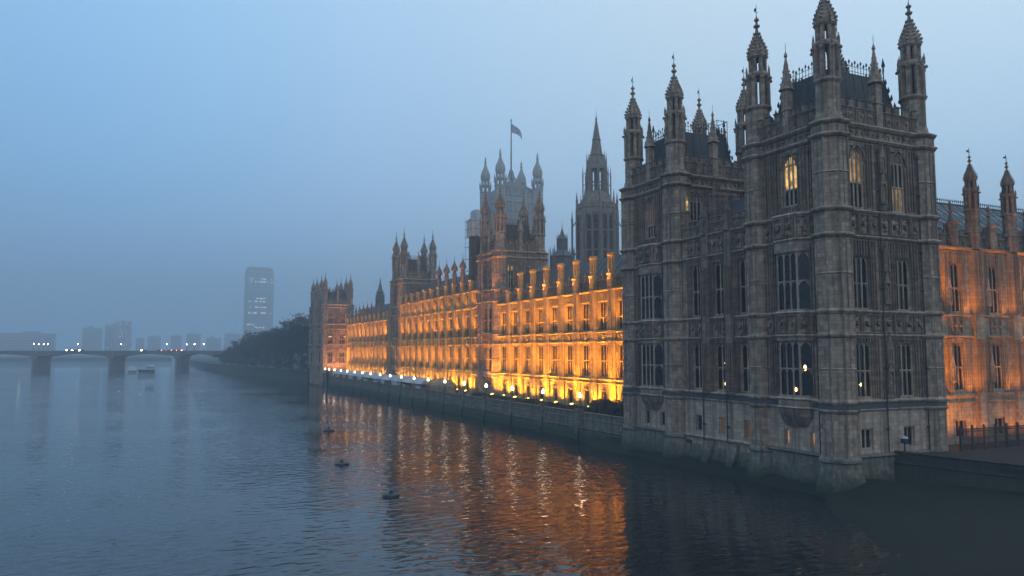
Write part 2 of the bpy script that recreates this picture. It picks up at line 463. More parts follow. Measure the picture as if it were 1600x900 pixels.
# ------------------------------------------------------------------ turret with open lantern and crocketed cap
LV = (8.05, 8.85, 15.4, 17.75, 25.3, 27.9, 35.35, 36.7)   # string levels of the pavilion and its towers
def turret_mb(z0, zt, sc=1.0, levels=LV, rb=1.64, full=True):
    """local mesh about its axis: octagonal shaft from z0 to zt, solid drum, two open lantern stages, cap, finial"""
    mb = MB()
    c8 = cos(pi / 8)
    if zt > z0:
        mb.lathe(0, 0, [(rb / c8, z0), (rb / c8, zt)])
        for j in range(8):
            a = pi / 8 + j * pi / 4
            x, y = rb / c8 * cos(a), rb / c8 * sin(a)
            mb.lathe(x, y, [(0.11, z0), (0.11, zt)], n=4, rot=a)
            for lo, hi in zip((z0,) + tuple(levels), levels):     # blind panels on the facets
                if hi - lo > 3.5 and lo > 8:
                    b = j * pi / 4
                    for (q0, q1) in ((lo + 0.5, (lo + hi) / 2 - 0.25), ((lo + hi) / 2 + 0.1, hi - 0.4)):
                        T = Face((rb * cos(b), rb * sin(b)), (-sin(b), cos(b)), (cos(b), sin(b)))
                        mb.box(T, -0.04, 0.04, -0.02, 0.06, q0, q1)
                        mb.box(T, -0.5, 0.5, -0.02, 0.06, q1 - 0.1, q1)
        for lo, hi in zip(levels, levels[1:]):
            mid = (lo + hi) / 2
            if hi - lo > 3.5:
                mb.lathe(0, 0, [(rb / c8 + 0.02, mid - 0.16), (rb / c8 + 0.12, mid - 0.05), (rb / c8 + 0.02, mid + 0.1)], cap=False)
        for z in levels:
            if z0 < z <= zt + 0.1:
                e = 0.42 if z > 24 else 0.3
                mb.lathe(0, 0, [(rb / c8, z - 0.32), (rb / c8 + e * 0.6, z - 0.22), (rb / c8 + e, z - 0.05), (rb / c8 + e, z + 0.06), (rb / c8, z + 0.3)], cap=False)
    S = lambda r, z: (r * sc / c8, zt + z * sc)
    r1, r2 = 1.15, 0.8
    mb.lathe(0, 0, [S(r1 + 0.25, 0), S(r1 + 0.1, 0.9), S(r1, 1.2), S(r1, 4.35)])
    mb.lathe(0, 0, [S(r1, 4.1), S(r1 + 0.22, 4.35), S(r1 + 0.22, 4.5), S(r1 - 0.1, 4.75)])
    T8 = lambda b, r: Face((r * cos(b), r * sin(b)), (-sin(b), cos(b)), (cos(b), sin(b)))
    def posts(r, za, zb, w):
        for j in range(8):
            a = pi / 8 + j * pi / 4
            mb.lathe(r * sc / c8 * cos(a), r * sc / c8 * sin(a), [(w * sc, zt + za * sc), (w * sc, zt + zb * sc)], n=4, rot=a + pi / 4)
            b = j * pi / 4; rr = r * sc; hw = rr * math.tan(pi / 8)
            pointed(mb, T8(b, rr - 0.12 * sc), -hw, hw, zt + zb * sc, 0.6 * sc, -0.08 * sc, 0.08 * sc)
    posts(r1 - 0.16, 4.6, 8.0, 0.33)
    mb.lathe(0, 0, [S(r1 - 0.2, 7.9), S(r1 + 0.05, 8.0), S(r1 + 0.14, 8.2), S(r1 + 0.1, 8.4), S(r2 + 0.1, 8.65)])
    for j in range(8):                                  # gablets and corner pinnacles round the lower stage
        a = pi / 8 + j * pi / 4
        x, y = (r1 + 0.05) * sc / c8 * cos(a), (r1 + 0.05) * sc / c8 * sin(a)
        mb.lathe(x, y, [(0.13 * sc, zt + 8.1 * sc), (0.13 * sc, zt + 8.75 * sc), (0.02, zt + 9.3 * sc)], n=4, rot=a)
        mb.lathe(x * 1.14, y * 1.14, [(0.1 * sc, zt + 7.55 * sc), (0.2 * sc, zt + 7.75 * sc), (0.05 * sc, zt + 7.95 * sc)], n=4, rot=a)
    posts(r2 - .04, 8.55, 10.15, 0.25)
    mb.lathe(0, 0, [S(r2 - 0.15, 10.05), S(r2 + 0.18, 10.2), S(r2 + 0.3, 10.4), S(r2 + 0.26, 10.6)])
    prof = [(0.95, 10.55), (0.95, 10.95), (0.83, 11.4), (0.66, 11.85), (0.48, 12.3), (0.34, 12.75), (0.23, 13.2), (0.15, 13.7)]
    mb.lathe(0, 0, [S(r, z) for r, z in prof])
    for j in range(8):
        a = pi / 8 + j * pi / 4
        for (r, z), s_ in zip(prof[:7], (0.17, 0.2, 0.2, 0.19, 0.17, 0.15, 0.12)):
            x, y = (r + 0.09) * sc / c8 * cos(a), (r + 0.09) * sc / c8 * sin(a)
            mb.lathe(x, y, [(s_ * sc * 0.6, zt + (z - 0.12) * sc), (s_ * sc, zt + (z + 0.02) * sc), (s_ * sc * 0.3, zt + (z + 0.2) * sc)], n=4, rot=a)
    mb.lathe(0, 0, [S(0.15, 13.6), S(0.14, 13.9), S(0.33, 14.05), S(0.36, 14.2), S(0.15, 14.35), S(0.12, 14.7), S(0.26, 14.8), S(0.28, 14.95), S(0.1, 15.1), S(0.04, 15.4)])
    return mb
def vane_mb(zt, sc=1.0):
    mb = MB()
    mb.lathe(0, 0, [(0.035, zt + 15.2 * sc), (0.03, zt + 16.7 * sc)], n=5)
    mb.box(ID, -0.02, 0.02, -0.02, 0.32, zt + 16.0 * sc, zt + 16.35 * sc)
    mb.box(ID, -0.22, 0.22, -0.02, 0.02, zt + 15.8 * sc, zt + 15.85 * sc)
    return mb
TC = {}
def turret(parent, x, y, z0, zt, sc=1.0, stone='stone', rb=1.64, levels=LV, label=None):
    k = (z0, zt, sc, stone, rb, levels)
    if k not in TC:
        TC[k] = (turret_mb(z0, zt, sc, levels, rb).mesh('turret', M[stone]), vane_mb(zt, sc).mesh('weather_vane', M['iron']))
    o = place(TC[k][0], 'turret', parent, (x, y, 0), 0, label)
    v = bpy.data.objects.new('weather_vane', TC[k][1]); COL.objects.link(v); v.parent = o
    return o
def pinnacle_mb(z0, z1, w, sc=1.0):
    """square shaft, gablets, crocketed spirelet"""
    mb = MB(); h = z1 - z0; zs = z0 + h * 0.52
    mb.lathe(0, 0, [(w * 0.71, z0), (w * 0.71, zs)], n=4, rot=pi / 4)
    mb.lathe(0, 0, [(w * 0.6, z0 + h * 0.25), (w * 0.9, z0 + h * 0.27), (w * 0.6, z0 + h * 0.3)], n=4, rot=pi / 4)
    mb.lathe(0, 0, [(w * 0.7, zs - 0.1), (w * 0.95, zs), (w * 0.85, zs + 0.25), (w * 0.5, zs + h * 0.15), (w * 0.28, zs + h * 0.3), (w * 0.12, zs + h * 0.4), (w * 0.25, zs + h * 0.42), (0.03, z1)], n=8)
    for j in range(4):
        a = pi / 4 + j * pi / 2
        for q in range(5):
            r = w * (0.9 - 0.17 * q); z = zs + h * 0.075 * q
            mb.lathe(r * cos(a), r * sin(a), [(0.05, z - 0.05), (0.09, z + 0.06), (0.02, z + 0.18)], n=4)
    mb.lathe(0, 0, [(0.03, z1 - 0.1), (0.025, z1 + 0.9)], n=4)
    return mb

# ------------------------------------------------------------------ a pavilion tower (four corner turrets, steep iron roof)
def panel_band(mb, T, u0, u1, z0, z1, n, v=0.0, rich=12, rnd=R):
    for k in range(n):
        a = u0 + (u1 - u0) * k / n + 0.06; b = u0 + (u1 - u0) * (k + 1) / n - 0.06
        mb.frame(T, a, b, z0, z1, 0.2, 0.1, 0, v)
        mb.carve(T, a + 0.12, b - 0.12, z0 + 0.12, z1 - 0.12, rich, 0.3, 0, v, rnd)
def parapet(mb, T, u0, u1, z0, z1, step=1.35, v=0.0, t=0.35):
    """pierced battlements with carved panels"""
    h = z1 - z0; zb = z0 + h * 0.62
    mb.box(T, u0, u1, v - t, v, z0, zb)
    mb.course(T, u0, u1, zb - 0.05, zb + 0.22, 0.14, 0, v)
    n = max(2, round((u1 - u0) / step))
    for k in range(n):
        a = u0 + (u1 - u0) * (k + 0.5) / n
        mb.box(T, a - step * 0.29, a + step * 0.29, v - t * 0.9, v - 0.02, zb + 0.17, z1)
        mb.course(T, a - step * 0.33, a + step * 0.33, z1 - 0.05, z1 + 0.16, 0.12, 0, v - 0.02)
        mb.frame(T, a - step * 0.4, a + step * 0.4, z0 + 0.2, zb - 0.1, 0.08, 0.08, 0, v)
        mb.carve(T, a - step * 0.28, a + step * 0.28, z0 + 0.25, zb - 0.15, 6, 0.14, 0, v)

def statue_niche(mb, T, u, z0, z1):
    mb.box(T, u - 0.42, u - 0.3, 0, 0.3, z0, z1); mb.box(T, u + 0.3, u + 0.42, 0, 0.3, z0, z1)
    mb.extr(T, [(u - 0.42, z1), (u + 0.42, z1), (u + 0.2, z1 + 0.7), (u, z1 + 1.5), (u - 0.2, z1 + 0.7)], 0, 0.32)
    c = T(u, 0.16, 0); z = z0 + 0.35
    mb.lathe(c[0], c[1], [(0.25, z0), (0.32, z), (0.22, z + 0.02), (0.2, z + 0.8), (0.24, z + 1.25), (0.1, z + 1.45), (0.12, z + 1.6), (0.04, z + 1.78)], n=6)

def pav_tower(name, label, x0, y0, xw, yw, zt=36.7, topsc=1.0, base=True, north='windows', oriel=True, stone='stone', group='palace buildings',
              attic_e=('glass', 'litpane'), attic_n=(('glass', 'dimpane'), ('dimpane', 'glass')), z_from=2.9, lamps=False, lv=LV, turret_set='NESW'):
    """x0,y0: river-side north corner of the wall planes; xw, yw: plan size"""
    x1, y1 = x0 + xw, y0 + yw
    zb1, zf1, zc1, zf2, zc2, zat, zcl, zch = lv
    t = thing(name, label, 'tower', (x0 + xw / 2, y0 + yw / 2, z_from), group)
    E_, N_, S_, W_ = FE(x0), FN(y0), FS(y1), FW(x1)
    ym = y0 + yw * 0.48; xs = (x0 + xw * 0.25, x0 + xw * 0.667)
    rndl = random.Random(hash(name) % 1000 + 3)
    wl = MB(); st = Courses(); cv = MB(); pa = MB()
    hs, hc = 1.45, 2.5                                  # oriel half widths (front, root)
    opsE = []; opsN = []; wins = []
    if oriel:
        opsE += [(ym - hc, ym + hc, zf1 + 0.3, zat - 0.2)]
    # ---- attic windows
    wE = (2.1, zcl - 0.75 - (zat + 1.1)); opsE.append((ym - 1.05, ym + 1.05, zat + 1.1, zcl - 0.75))
    wins.append((( x0, ym, zat + 1.1), RZ_E, 2.1, wE[1], 3, (wE[1] * 0.33,), True, attic_e))
    for k, x in enumerate(xs):
        opsN.append((x - 1.05, x + 1.05, zat + 0.25, zcl - 0.75))
        wins.append(((x, y0, zat + 0.25), RZ_N, 2.1, zcl - 1.0 - zat, 3, ((zcl - 1.0 - zat) * 0.42,), True, attic_n[k]))
    # ---- two main storeys
    if north == 'windows':
        for x in xs:
            for (a, b) in ((zf1 + 0.35, zc1 - 0.75), (zf2 + 0.25, zc2 - 1.95)):
                opsN.append((x - 1.2, x + 1.2, a, b))
                wins.append(((x, y0, a), RZ_N, 2.4, b - a, 3, ((b - a) * 0.49,), False, 'glass'))
    if base:
        for x in xs:
            opsN.append((x - 0.75, x + 0.85, 4.2, 6.2))
            wins.append(((x + 0.05, y0, 4.2), RZ_N, 1.6, 2.0, 2, (), False, 'glass'))
        for y in (ym - 2.0, ym + 1.4):
            hw = .34 if lamps else .55; opsE.append((y - hw, y + hw, 4.1, 6.0 - (.3 if lamps else 0)))
            wins.append(((x0, y, 4.1), RZ_E, hw * 2, 1.9 - (.3 if lamps else 0), 1, (), False, 'dimpane' if lamps else 'glass'))
    for T_, a_, b_, op_ in ((E_, y0, y1, opsE), (N_, x0, x1, opsN)):
        if base:
            wl.wall(T_, a_, b_, z_from, zb1, op_, mi=1); wl.wall(T_, a_, b_, zb1, zch, op_)
        else: wl.wall(T_, a_, b_, z_from, zch, op_)
    wl.wall(S_, x0, x1, z_from, zch); wl.wall(W_, y0, y1, z_from, zch)
    wl.poly([(x0 + .4, y0 + .4, zch + .3), (x1 - .4, y0 + .4, zch + .3), (x1 - .4, y1 - .4, zch + .3), (x0 + .4, y1 - .4, zch + .3)])
    # ---- oriel through both storeys
    if oriel:
        p = 0.95
        ring = lambda z, g=0.0: [(x0 + 0.02, ym - hc - g, z), (x0 - p - g, ym - hs - g * .5, z), (x0 - p - g, ym + hs + g * .5, z), (x0 + 0.02, ym + hc + g, z)]
        def slab(mbx, za, zb, g0=0.0, g1=0.0): mbx.loft([ring(za, g0), ring(zb, g1)])
        # corbel
        cv.loft([[(x0 + .02, ym - 1.6, zb1 - 1.9), (x0 - .25, ym - .9, zb1 - 1.9), (x0 - .25, ym + .9, zb1 - 1.9), (x0 + .02, ym + 1.6, zb1 - 1.9)], ring(zb1 - 0.8, -0.15), ring(zb1, 0.0)])
        slab(wl, zb1, zf1 + 0.35); slab(wl, zc1 - 0.5, zf2 + 0.25); slab(wl, zc2 - 1.2, zat)
        A, B, C, D = [Vector(q) for q in ring(0)]
        Ac = (A + B) / 2; leng = (B - A).length; dirv = (B - A).normalized()
        angN = atan2(dirv.y, dirv.x)
        for (a, b) in ((zf1 + 0.35, zc1 - 0.5), (zf2 + 0.25, zc2 - 1.2)):
            wins.append(((x0 - p, ym, a), RZ_E, hs * 2, b - a, 3, ((b - a) * 0.5,), False, 'glass'))
            n1 = Vector((dirv.y, -dirv.x, 0))
            # north cant: outward normal points to -x -y
            wins.append(((Ac.x, Ac.y, a), atan2(-(A - B).normalized().y, -(A - B).normalized().x) + pi, leng, b - a, 1, ((b - a) * 0.5,), False, 'glass'))
            Bc = (C + D) / 2
            wins.append(((Bc.x, Bc.y, a), atan2((C - D).normalized().y, (C - D).normalized().x), leng, b - a, 1, ((b - a) * 0.5,), False, 'glass'))
        for z0_, z1_ in ((zb1 - .1, zb1 + .15), (zf1 - .05, zf1 + .3), (zc1 - .15, zc1 + .2), (zf2 - .15, zf2 + .2), (zc2 - .15, zc2 + .2), (zat - .2, zat + .25)):
            st.loft([ring(z0_, 0.02), ring((z0_ + z1_) / 2, 0.2), ring(z1_, 0.02)])
        To = FE(x0 - p)
        panel_band(cv, To, ym - hs, ym + hs, zc1 + 0.3, zf2 - 0.2, 2, 0, 22, rndl)
        panel_band(cv, To, ym - hs, ym + hs, zc2 + 0.3, zat - 0.2, 2, 0, 22, rndl)
        Tn = Face((A.x, A.y), (dirv.x, dirv.y), (dirv.y * 1.0, -dirv.x * 1.0) if dirv.y * -1 > 0 else (-abs(dirv.y), -abs(dirv.x)))
        for za, zb in ((zc1 + 0.3, zf2 - 0.2), (zc2 + 0.3, zat - 0.2)):
            panel_band(cv, Tn, 0.1, leng - 0.1, za, zb, 1, 0, 10, rndl)
        wl.box(E_, ym - hc, ym + hc, -0.3, 0.0, zat - 0.2, zat)
    # ---- strings, bands, panelling
    for T, u0, u1, um in ((E_, y0, y1, ym), (N_, x0, x1, (x0 + x1) / 2 - 0.05)):
        for z, h, p in ((zb1, .35, .22), (zf1, .4, .3), (zc1, .36, .28), (zf2, .36, .28), (zc2, .42, .38), (zat, .42, .38), (zcl, .5, .42), (zch, .6, .55)):
            st.course(T, u0, u1, z - h / 2, z + h / 2, p)
        st.course(T, u0, u1, 3.3, 3.75, 0.45) if base else None
        segs = [(u0 + 1.9, um - hc - .1), (um + hc + .1, u1 - 1.9)] if (oriel and T is E_) else [(u0 + 1.9, u1 - 1.9)]
        for a, b in segs:
            if b - a < 0.5: continue
            n = max(1, round((b - a) / 1.45))
            panel_band(cv, T, a, b, zc1 + 0.25, zf2 - 0.22, n, 0, 10, rndl)
            panel_band(cv, T, a, b, zc2 + 0.28, zat - 0.25, n, 0, 12, rndl)
        n = max(3, round((u1 - u0 - 3.4) / 0.8))
        for k in range(n):                              # bosses in the top cornice
            a = u0 + 1.8 + (u1 - u0 - 3.6) * (k + .5) / n
            cv.carve(T, a - .3, a + .3, zcl + .3, zch - .3, 3, 0.16, 0, 0, rndl)
        parapet(pa, T, u0 + 1.2, u1 - 1.2, zch + 0.25, zch + 2.7 * topsc)
    for T, u0, u1 in ((S_, x0, x1), (W_, y0, y1)):
        for z, h, p in ((zat, .42, .38), (zcl, .5, .42), (zch, .6, .55)): st.course(T, u0, u1, z - h / 2, z + h / 2, p)
        parapet(pa, T, u0 + 1.2, u1 - 1.2, zch + 0.25, zch + 2.7 * topsc)
    # ribbed wall surfaces beside the openings
    for (a, b) in ((zf1 + .3, zc1 - .3), (zf2 + .3, zc2 - .35), (zat + .4, zcl - .4)):
        for (c, d) in ((x0 + 1.85, xs[0] - 1.3), (xs[0] + 1.3, xs[0] + 1.3 + .7), (xs[1] - 2.0, xs[1] - 1.3), (xs[1] + 1.3, x1 - 1.85)):
            if d - c > 0.3: cv.ribs(N_, c, d, a, b, 0.42)
        xm = (xs[0] + xs[1]) / 2 + .15
        cv.box(N_, xm - .62, xm + .62, 0, 0.22, a - .1, b + .05)
        if b - a > 4.5:
            T2 = FN(y0 - 0.22)
            statue_niche(cv, T2, xm, a + .5, a + 2.6); statue_niche(cv, T2, xm, a + (b - a) * .55, a + (b - a) * .55 + 1.7)
        oh = hc if (oriel and a < zat) else 1.25
        for (c, d) in ((y0 + 1.85, ym - oh - .1), (ym + oh + .1, y1 - 1.85)):
            if d - c > 0.25: cv.ribs(E_, c, d, a, b, 0.42)
        for x in xs:                                    # panelled heads over the north windows
            if a < zat and north == 'windows': cv.ribs(N_, x - 1.15, x + 1.15, b - (0.4 if a < 12 else 1.55), b + .05, 0.38)
    # hoods over arched windows, pilaster strip between them
    for T, u, za in [(E_, ym, zat + 1.1)] + [(N_, x, zat + .25) for x in xs]:
        ztop = zcl - 0.72
        cv.extr(T, [(u - 1.25, ztop - 1.5), (u - 1.08, ztop - 1.5), (u - .85, ztop - .65), (u, ztop + .05), (u, ztop + .3), (u - .95, ztop - .5)], 0, .16)
        cv.extr(T, [(u + 1.25, ztop - 1.5), (u + .95, ztop - .5), (u, ztop + .3), (u, ztop + .05), (u + .85, ztop - .65), (u + 1.08, ztop - 1.5)], 0, .16)
    cv.ribs(E_, ym - 1.05, ym + 1.05, zat + .3, zat + 1.05, 0.35)
    if base:                                            # dark lead weathering between the two lowest strings
        for T, u0, u1 in ((E_, y0 + 1.9, y1 - 1.9), (N_, x0 + 1.9, x1 - 1.9)):
            lf = MB(); lf.loft([[T(u, v, z) for v, z in ((-.02, 8.22), (.24, 8.22), (.06, 8.7), (-.02, 8.7))] for u in (u0, u1)]); lf.build('lead_flashing', M['lead_dark'], t)
        for x, y in ((x0 + .88, y0 + .88), (x0 + .88, y1 - .88), (x1 - .88, y0 + .88)):
            lf = MB(); lf.lathe(x, y, [(2.05, 8.22), (1.84, 8.7)]); lf.build('lead_flashing', M['lead_dark'], t)
        for T, u in ((N_, (x0 + x1) / 2 - .95), (N_, x1 - 2.2), (E_, y0 + 2.2)):
            dp = MB(); c_ = T(u, .3, 0); dp.lathe(c_[0], c_[1], [(.07, 3.8), (.07, 34.5)], n=6)
            for z in (6, 12, 20, 24, 30, 34): dp.box(T, u - .14, u + .14, .15, .4, z, z + .18)
            dp.build('drainpipe', M['iron'], t)
    wl.build('wall', [M[stone], M['ashlar']], t); st.build('string_course', M['trim' if stone == 'stone' else stone], t)
    cv.build('carved_band', M['carved' if stone == 'stone' else stone], t); pa.build('parapet', M['carved' if stone == 'stone' else stone], t)
    for loc, rz, w, h, l, tr, ar, pn in wins:
        window(t, loc, rz, w, h, l, tr, ar, 'trim' if stone == 'stone' else stone, pn)
    # ---- corner turrets and mid-face pinnacles
    o = 0.88
    cs = {'N': (x0 + o, y0 + o), 'E': (x0 + o, y1 - o), 'S': (x1 - o, y1 - o), 'W': (x1 - o, y0 + o)}
    for k in turret_set:
        turret(t, *cs[k], z_from, zch, topsc, stone, 1.64 if topsc >= 1 else 1.64 * topsc, lv)
    pk = pinnacle_mb(zch + .3, zch + 9.3 * topsc, 0.85 * topsc).mesh('pinnacle', M[stone])
    for x, y in ((x0 + .25, y0 + yw / 2), ((x0 + x1) / 2 - .2, y0 + .25), ((x0 + x1) / 2, y1 - .25), (x1 - .25, y0 + yw / 2)):
        place(pk, 'pinnacle', t, (x, y, 0))
    # ---- roof with cresting
    rf = MB(); i0, i1 = 1.35, 3.1; zr = zch + 6.8 * topsc; zl = zch + 0.8
    q0 = [(x0 + i0, y0 + i0), (x1 - i0, y0 + i0), (x1 - i0, y1 - i0), (x0 + i0, y1 - i0)]
    q1 = [(x0 + i1, y0 + i1 * .85), (x1 - i1, y0 + i1 * .85), (x1 - i1, y1 - i1 * .85), (x0 + i1, y1 - i1 * .85)]
    lerp = lambda a, b, s_: (a[0] + (b[0] - a[0]) * s_, a[1] + (b[1] - a[1]) * s_)
    rf.loft([[(*p_, zl) for p_ in q0], [(*lerp(a, b, .62), zl + (zr - zl) * .45) for a, b in zip(q0, q1)], [(*b, zr) for b in q1]])
    for k in range(4):                                  # roll ribs on the hips and slopes
        for s_ in [j / 7 for j in range(8)]:
            a = lerp(q0[k], q0[(k + 1) % 4], s_); b = lerp(q1[k], q1[(k + 1) % 4], s_)
            rf.tube([(*a, zl), (*lerp(a, b, .62), zl + (zr - zl) * .45), (*b, zr)], 0.07, 4)
    rfo = rf.build('roof', M['slate'], t)
    crs = MB()
    for k in range(4):
        a, b = q1[k], q1[(k + 1) % 4]; ln = sqrt((a[0] - b[0]) ** 2 + (a[1] - b[1]) ** 2); n = max(4, int(ln / .42))
        for zz in (.25, .8):
            crs.tube([(*a, zr + zz * topsc), (*b, zr + zz * topsc)], .035, 4)
        for j in range(n + 1):
            p_ = lerp(a, b, j / n); hh = (1.35 if j % 2 else 1.1) * topsc
            crs.lathe(*p_, [(.035, zr), (.03, zr + hh - .25), (.11, zr + hh - .15), (.1, zr + hh), (.01, zr + hh + .2)], n=4)
        for s_ in (0.15, 0.3, .45, .6, .75, .9):        # crockets up the hips
            p_ = lerp(q0[k], lerp(q0[k], q1[k], .62), s_ / .62) if s_ < .62 * .7 else lerp(q0[k], q1[k], min(1, .62 + (s_ - .45) * .7))
            z_ = zl + (zr - zl) * s_
            crs.lathe(*lerp(q0[k], q1[k], min(1, s_ ** .8 * 1.0)), [(.05, z_), (.16, z_ + .25), (.13, z_ + .4), (.02, z_ + .75)], n=4)
        crs.lathe(*a, [(.07, zr), (.06, zr + 1.4 * topsc), (.22, zr + 1.6 * topsc), (.18, zr + 1.8 * topsc), (.02, zr + 2.5 * topsc)], n=5)
    crs.build('cresting', M['iron'], rfo)
    return t

# ------------------------------------------------------------------ setting: water, banks, ground
mb = MB(); mb.poly([(-1400, -280, 0), (1400, -280, 0), (1400, 2450, 0), (-1400, 2450, 0)])
wm = bpy.data.materials.new('river_water'); wm.use_nodes = True
nt = wm.node_tree; b = nt.nodes['Principled BSDF']
b.inputs['Base Color'].default_value = (0.006, 0.008, 0.009, 1)
b.inputs['Roughness'].default_value = 0.015
b.inputs['IOR'].default_value = 1.33
b.inputs['Specular IOR Level'].default_value = 0.8
geo = nt.nodes.new('ShaderNodeNewGeometry')
def wave(scale, vec, detail, rough=0.55):
    s_ = nt.nodes.new('ShaderNodeVectorMath'); s_.operation = 'MULTIPLY'; s_.inputs[1].default_value = vec
    nt.links.new(geo.outputs['Position'], s_.inputs[0])
    n_ = nt.nodes.new('ShaderNodeTexNoise'); n_.inputs['Scale'].default_value = scale; n_.inputs['Detail'].default_value = detail
    n_.inputs['Roughness'].default_value = rough
    nt.links.new(s_.outputs[0], n_.inputs['Vector'])
    return n_
n1 = wave(0.95, (0.75, 1.25, 1), 1.5, .45); n2 = wave(1.9, (0.7, 1.25, 1), 4, .65); n3 = wave(0.03, (1, 1, 1), 2)
ma = nt.nodes.new('ShaderNodeMath'); ma.operation = 'MULTIPLY_ADD'; ma.inputs[1].default_value = 0.07
nt.links.new(n2.outputs['Fac'], ma.inputs[0]); nt.links.new(n1.outputs['Fac'], ma.inputs[2])
mk = nt.nodes.new('ShaderNodeMapRange'); mk.inputs['From Min'].default_value = 0.35; mk.inputs['From Max'].default_value = 0.65
mk.inputs['To Min'].default_value = 0.2; mk.inputs['To Max'].default_value = 1.0
nt.links.new(n3.outputs['Fac'], mk.inputs['Value'])
bp = nt.nodes.new('ShaderNodeBump'); bp.inputs['Distance'].default_value = 0.21
nt.links.new(ma.outputs[0], bp.inputs['Height']); nt.links.new(mk.outputs[0], bp.inputs['Strength'])
nt.links.new(bp.outputs[0], b.inputs['Normal'])
kind(mb.build('river', wm), 'structure', 'grey-blue rippled river reflecting the lit palace', 'river')

mb = MB()                                              # tidal mud at the foot of the walls
pts = [(40, 20), (64, 30), (66, 46), (60, 53), (60, 95), (61, 110)]
inn = [(75, 20), (71, 30), (68.2, 46), (61, 54.5), (61, 95), (62, 110)]
for k in range(len(pts) - 1):
    (a, b_), (c, d) = pts[k], pts[k + 1]; (e_, f), (g, h) = inn[k], inn[k + 1]
    oz = -0.35 if k < len(pts) else 0
    o1 = (a - 4.2, b_); o2 = (c - 4.2 if k < 4 else c - .2, d)
    if k == 0: o1, o2 = (8, 6), (22, 27)
    if k == 1: o1, o2 = (22, 27), (44, 44)
    if k == 2: o1 = (44, 44)
    n, m_ = 26, 14
    z_in = 1.5; zi2 = 1.5 if k < 4 else -0.3
    def mudpt(a_, c_):                                  # a_ across from water to wall, c_ along the wall
        p = [o1[q] * (1 - c_) + o2[q] * c_ for q in (0, 1)]; w_ = [(e_, f)[q] * (1 - c_) + (g, h)[q] * c_ for q in (0, 1)]
        x = p[0] + (w_[0] - p[0]) * a_; y = p[1] + (w_[1] - p[1]) * a_
        z = -.35 + ((z_in * (1 - c_) + zi2 * c_) + .35) * a_ ** 1.5
        v_ = Vector((x, y, 0))
        z += (mnoise.noise(v_ * .16) * .34 + mnoise.noise(v_ * .6) * .12 + mnoise.noise(v_ * 2.1) * .04) * min(1, a_ * 3 + .25)
        return (x, y, z)
    for j in range(n):
        for q in range(m_):
            mb.poly([mudpt(j / n, q / m_), mudpt((j + 1) / n, q / m_), mudpt((j + 1) / n, (q + 1) / m_), mudpt(j / n, (q + 1) / m_)])
fs = mb.build('foreshore', M['mud']); fs.data.shade_smooth()
import bmesh
bm_ = bmesh.new(); bm_.from_mesh(fs.data); bmesh.ops.remove_doubles(bm_, verts=bm_.verts, dist=.001); bm_.to_mesh(fs.data); bm_.free(); fs.data.shade_smooth()
kind(fs, 'structure', 'dark weedy mud at the foot of the river walls', 'foreshore')

mb = MB()
mb.poly([(68.5, -60, 3.55), (400, -60, 3.55), (400, 330, 3.55), (70.0, 330, 3.55), (70.0, 90, 3.55), (61, 90, 3.55), (61, 54.5, 3.55), (68.5, 54.5, 3.55)])
mb.poly([(62, 325, 4.3), (400, 330, 4.3), (420, 2440, 4.3), (40, 2440, 4.3), (36, 595, 4.3), (47, 470, 4.3)])
kind(mb.build('ground', M['soil']), 'structure', 'dark lawns and gardens behind the embankment wall', 'ground')
mb = MB(); mb.poly([(61.2, 89, 3.6), (70.1, 89, 3.6), (70.1, 318, 3.6), (61.2, 318, 3.6)])
kind(mb.build('terrace_paving', M['paving']), 'structure', 'paved riverside terrace below the lit facade', 'terrace')
mb = MB()
mb.box(ID, -900, 20, 1200, 2430, -.8, 4.5)
kind(mb.build('far_bank', M['mud']), 'structure', 'far river bank beyond the bridge fading into fog', 'river bank')

# ------------------------------------------------------------------ near pavilion: two towers and the link between them
X0 = 60.0
nt_ = pav_tower('pavilion_tower', 'tallest dark stone corner tower nearest the viewer, with lit arched upper windows', X0, 53.7, 14.5, 11.45, lamps=True)
ft_ = pav_tower('pavilion_tower', 'dark stone turreted tower second from the bridge, left of the tallest tower', X0, 78.75, 13.7, 11.4, north='none', attic_e=('glass', 'faintpane'), attic_n=('glass', 'glass'), base=True, lamps=False)
window(ft_, (61.25, 77.58, 31.7), RZ_N, .8, 2.0, 1, (), True, 'trim', 'litpane')

lk = thing('pavilion_link', 'dark three-bay stone range joining the two dark river towers', 'building', (66, 72, 2.9), 'palace buildings')
T = FE(X0 + 0.3); ya, yb = 65.1, 78.8
wl, st, cv, pa = MB(), Courses(), MB(), MB()
ops = []
for y in (66.75, 71.0, 75.25):
    ops += [(y - .95, y + .95, 9.2, 14.7), (y - .95, y + .95, 18.1, 24.4), (y - .6, y + .6, 4.1, 6.1)]
    for a, h in ((9.2, 5.5), (18.1, 6.3)): window(lk, (X0 + .3, y, a), RZ_E, 1.9, h, 2, (h * .49,), False)
    window(lk, (X0 + .3, y, 4.1), RZ_E, 1.2, 2.0, 1, (), False, 'trim', 'faintpane' if y < 73 else 'glass')
wl.wall(T, ya, yb, 2.9, 8.05, ops, mi=1); wl.wall(T, ya, yb, 8.05, 27.9, ops); 
for z, h, p in ((8.05, .35, .22), (8.85, .4, .3), (15.4, .36, .28), (17.75, .36, .28), (25.3, .42, .38), (27.9, .42, .38), (3.5, .45, .3)):
    st.course(T, ya, yb, z - h / 2, z + h / 2, p)
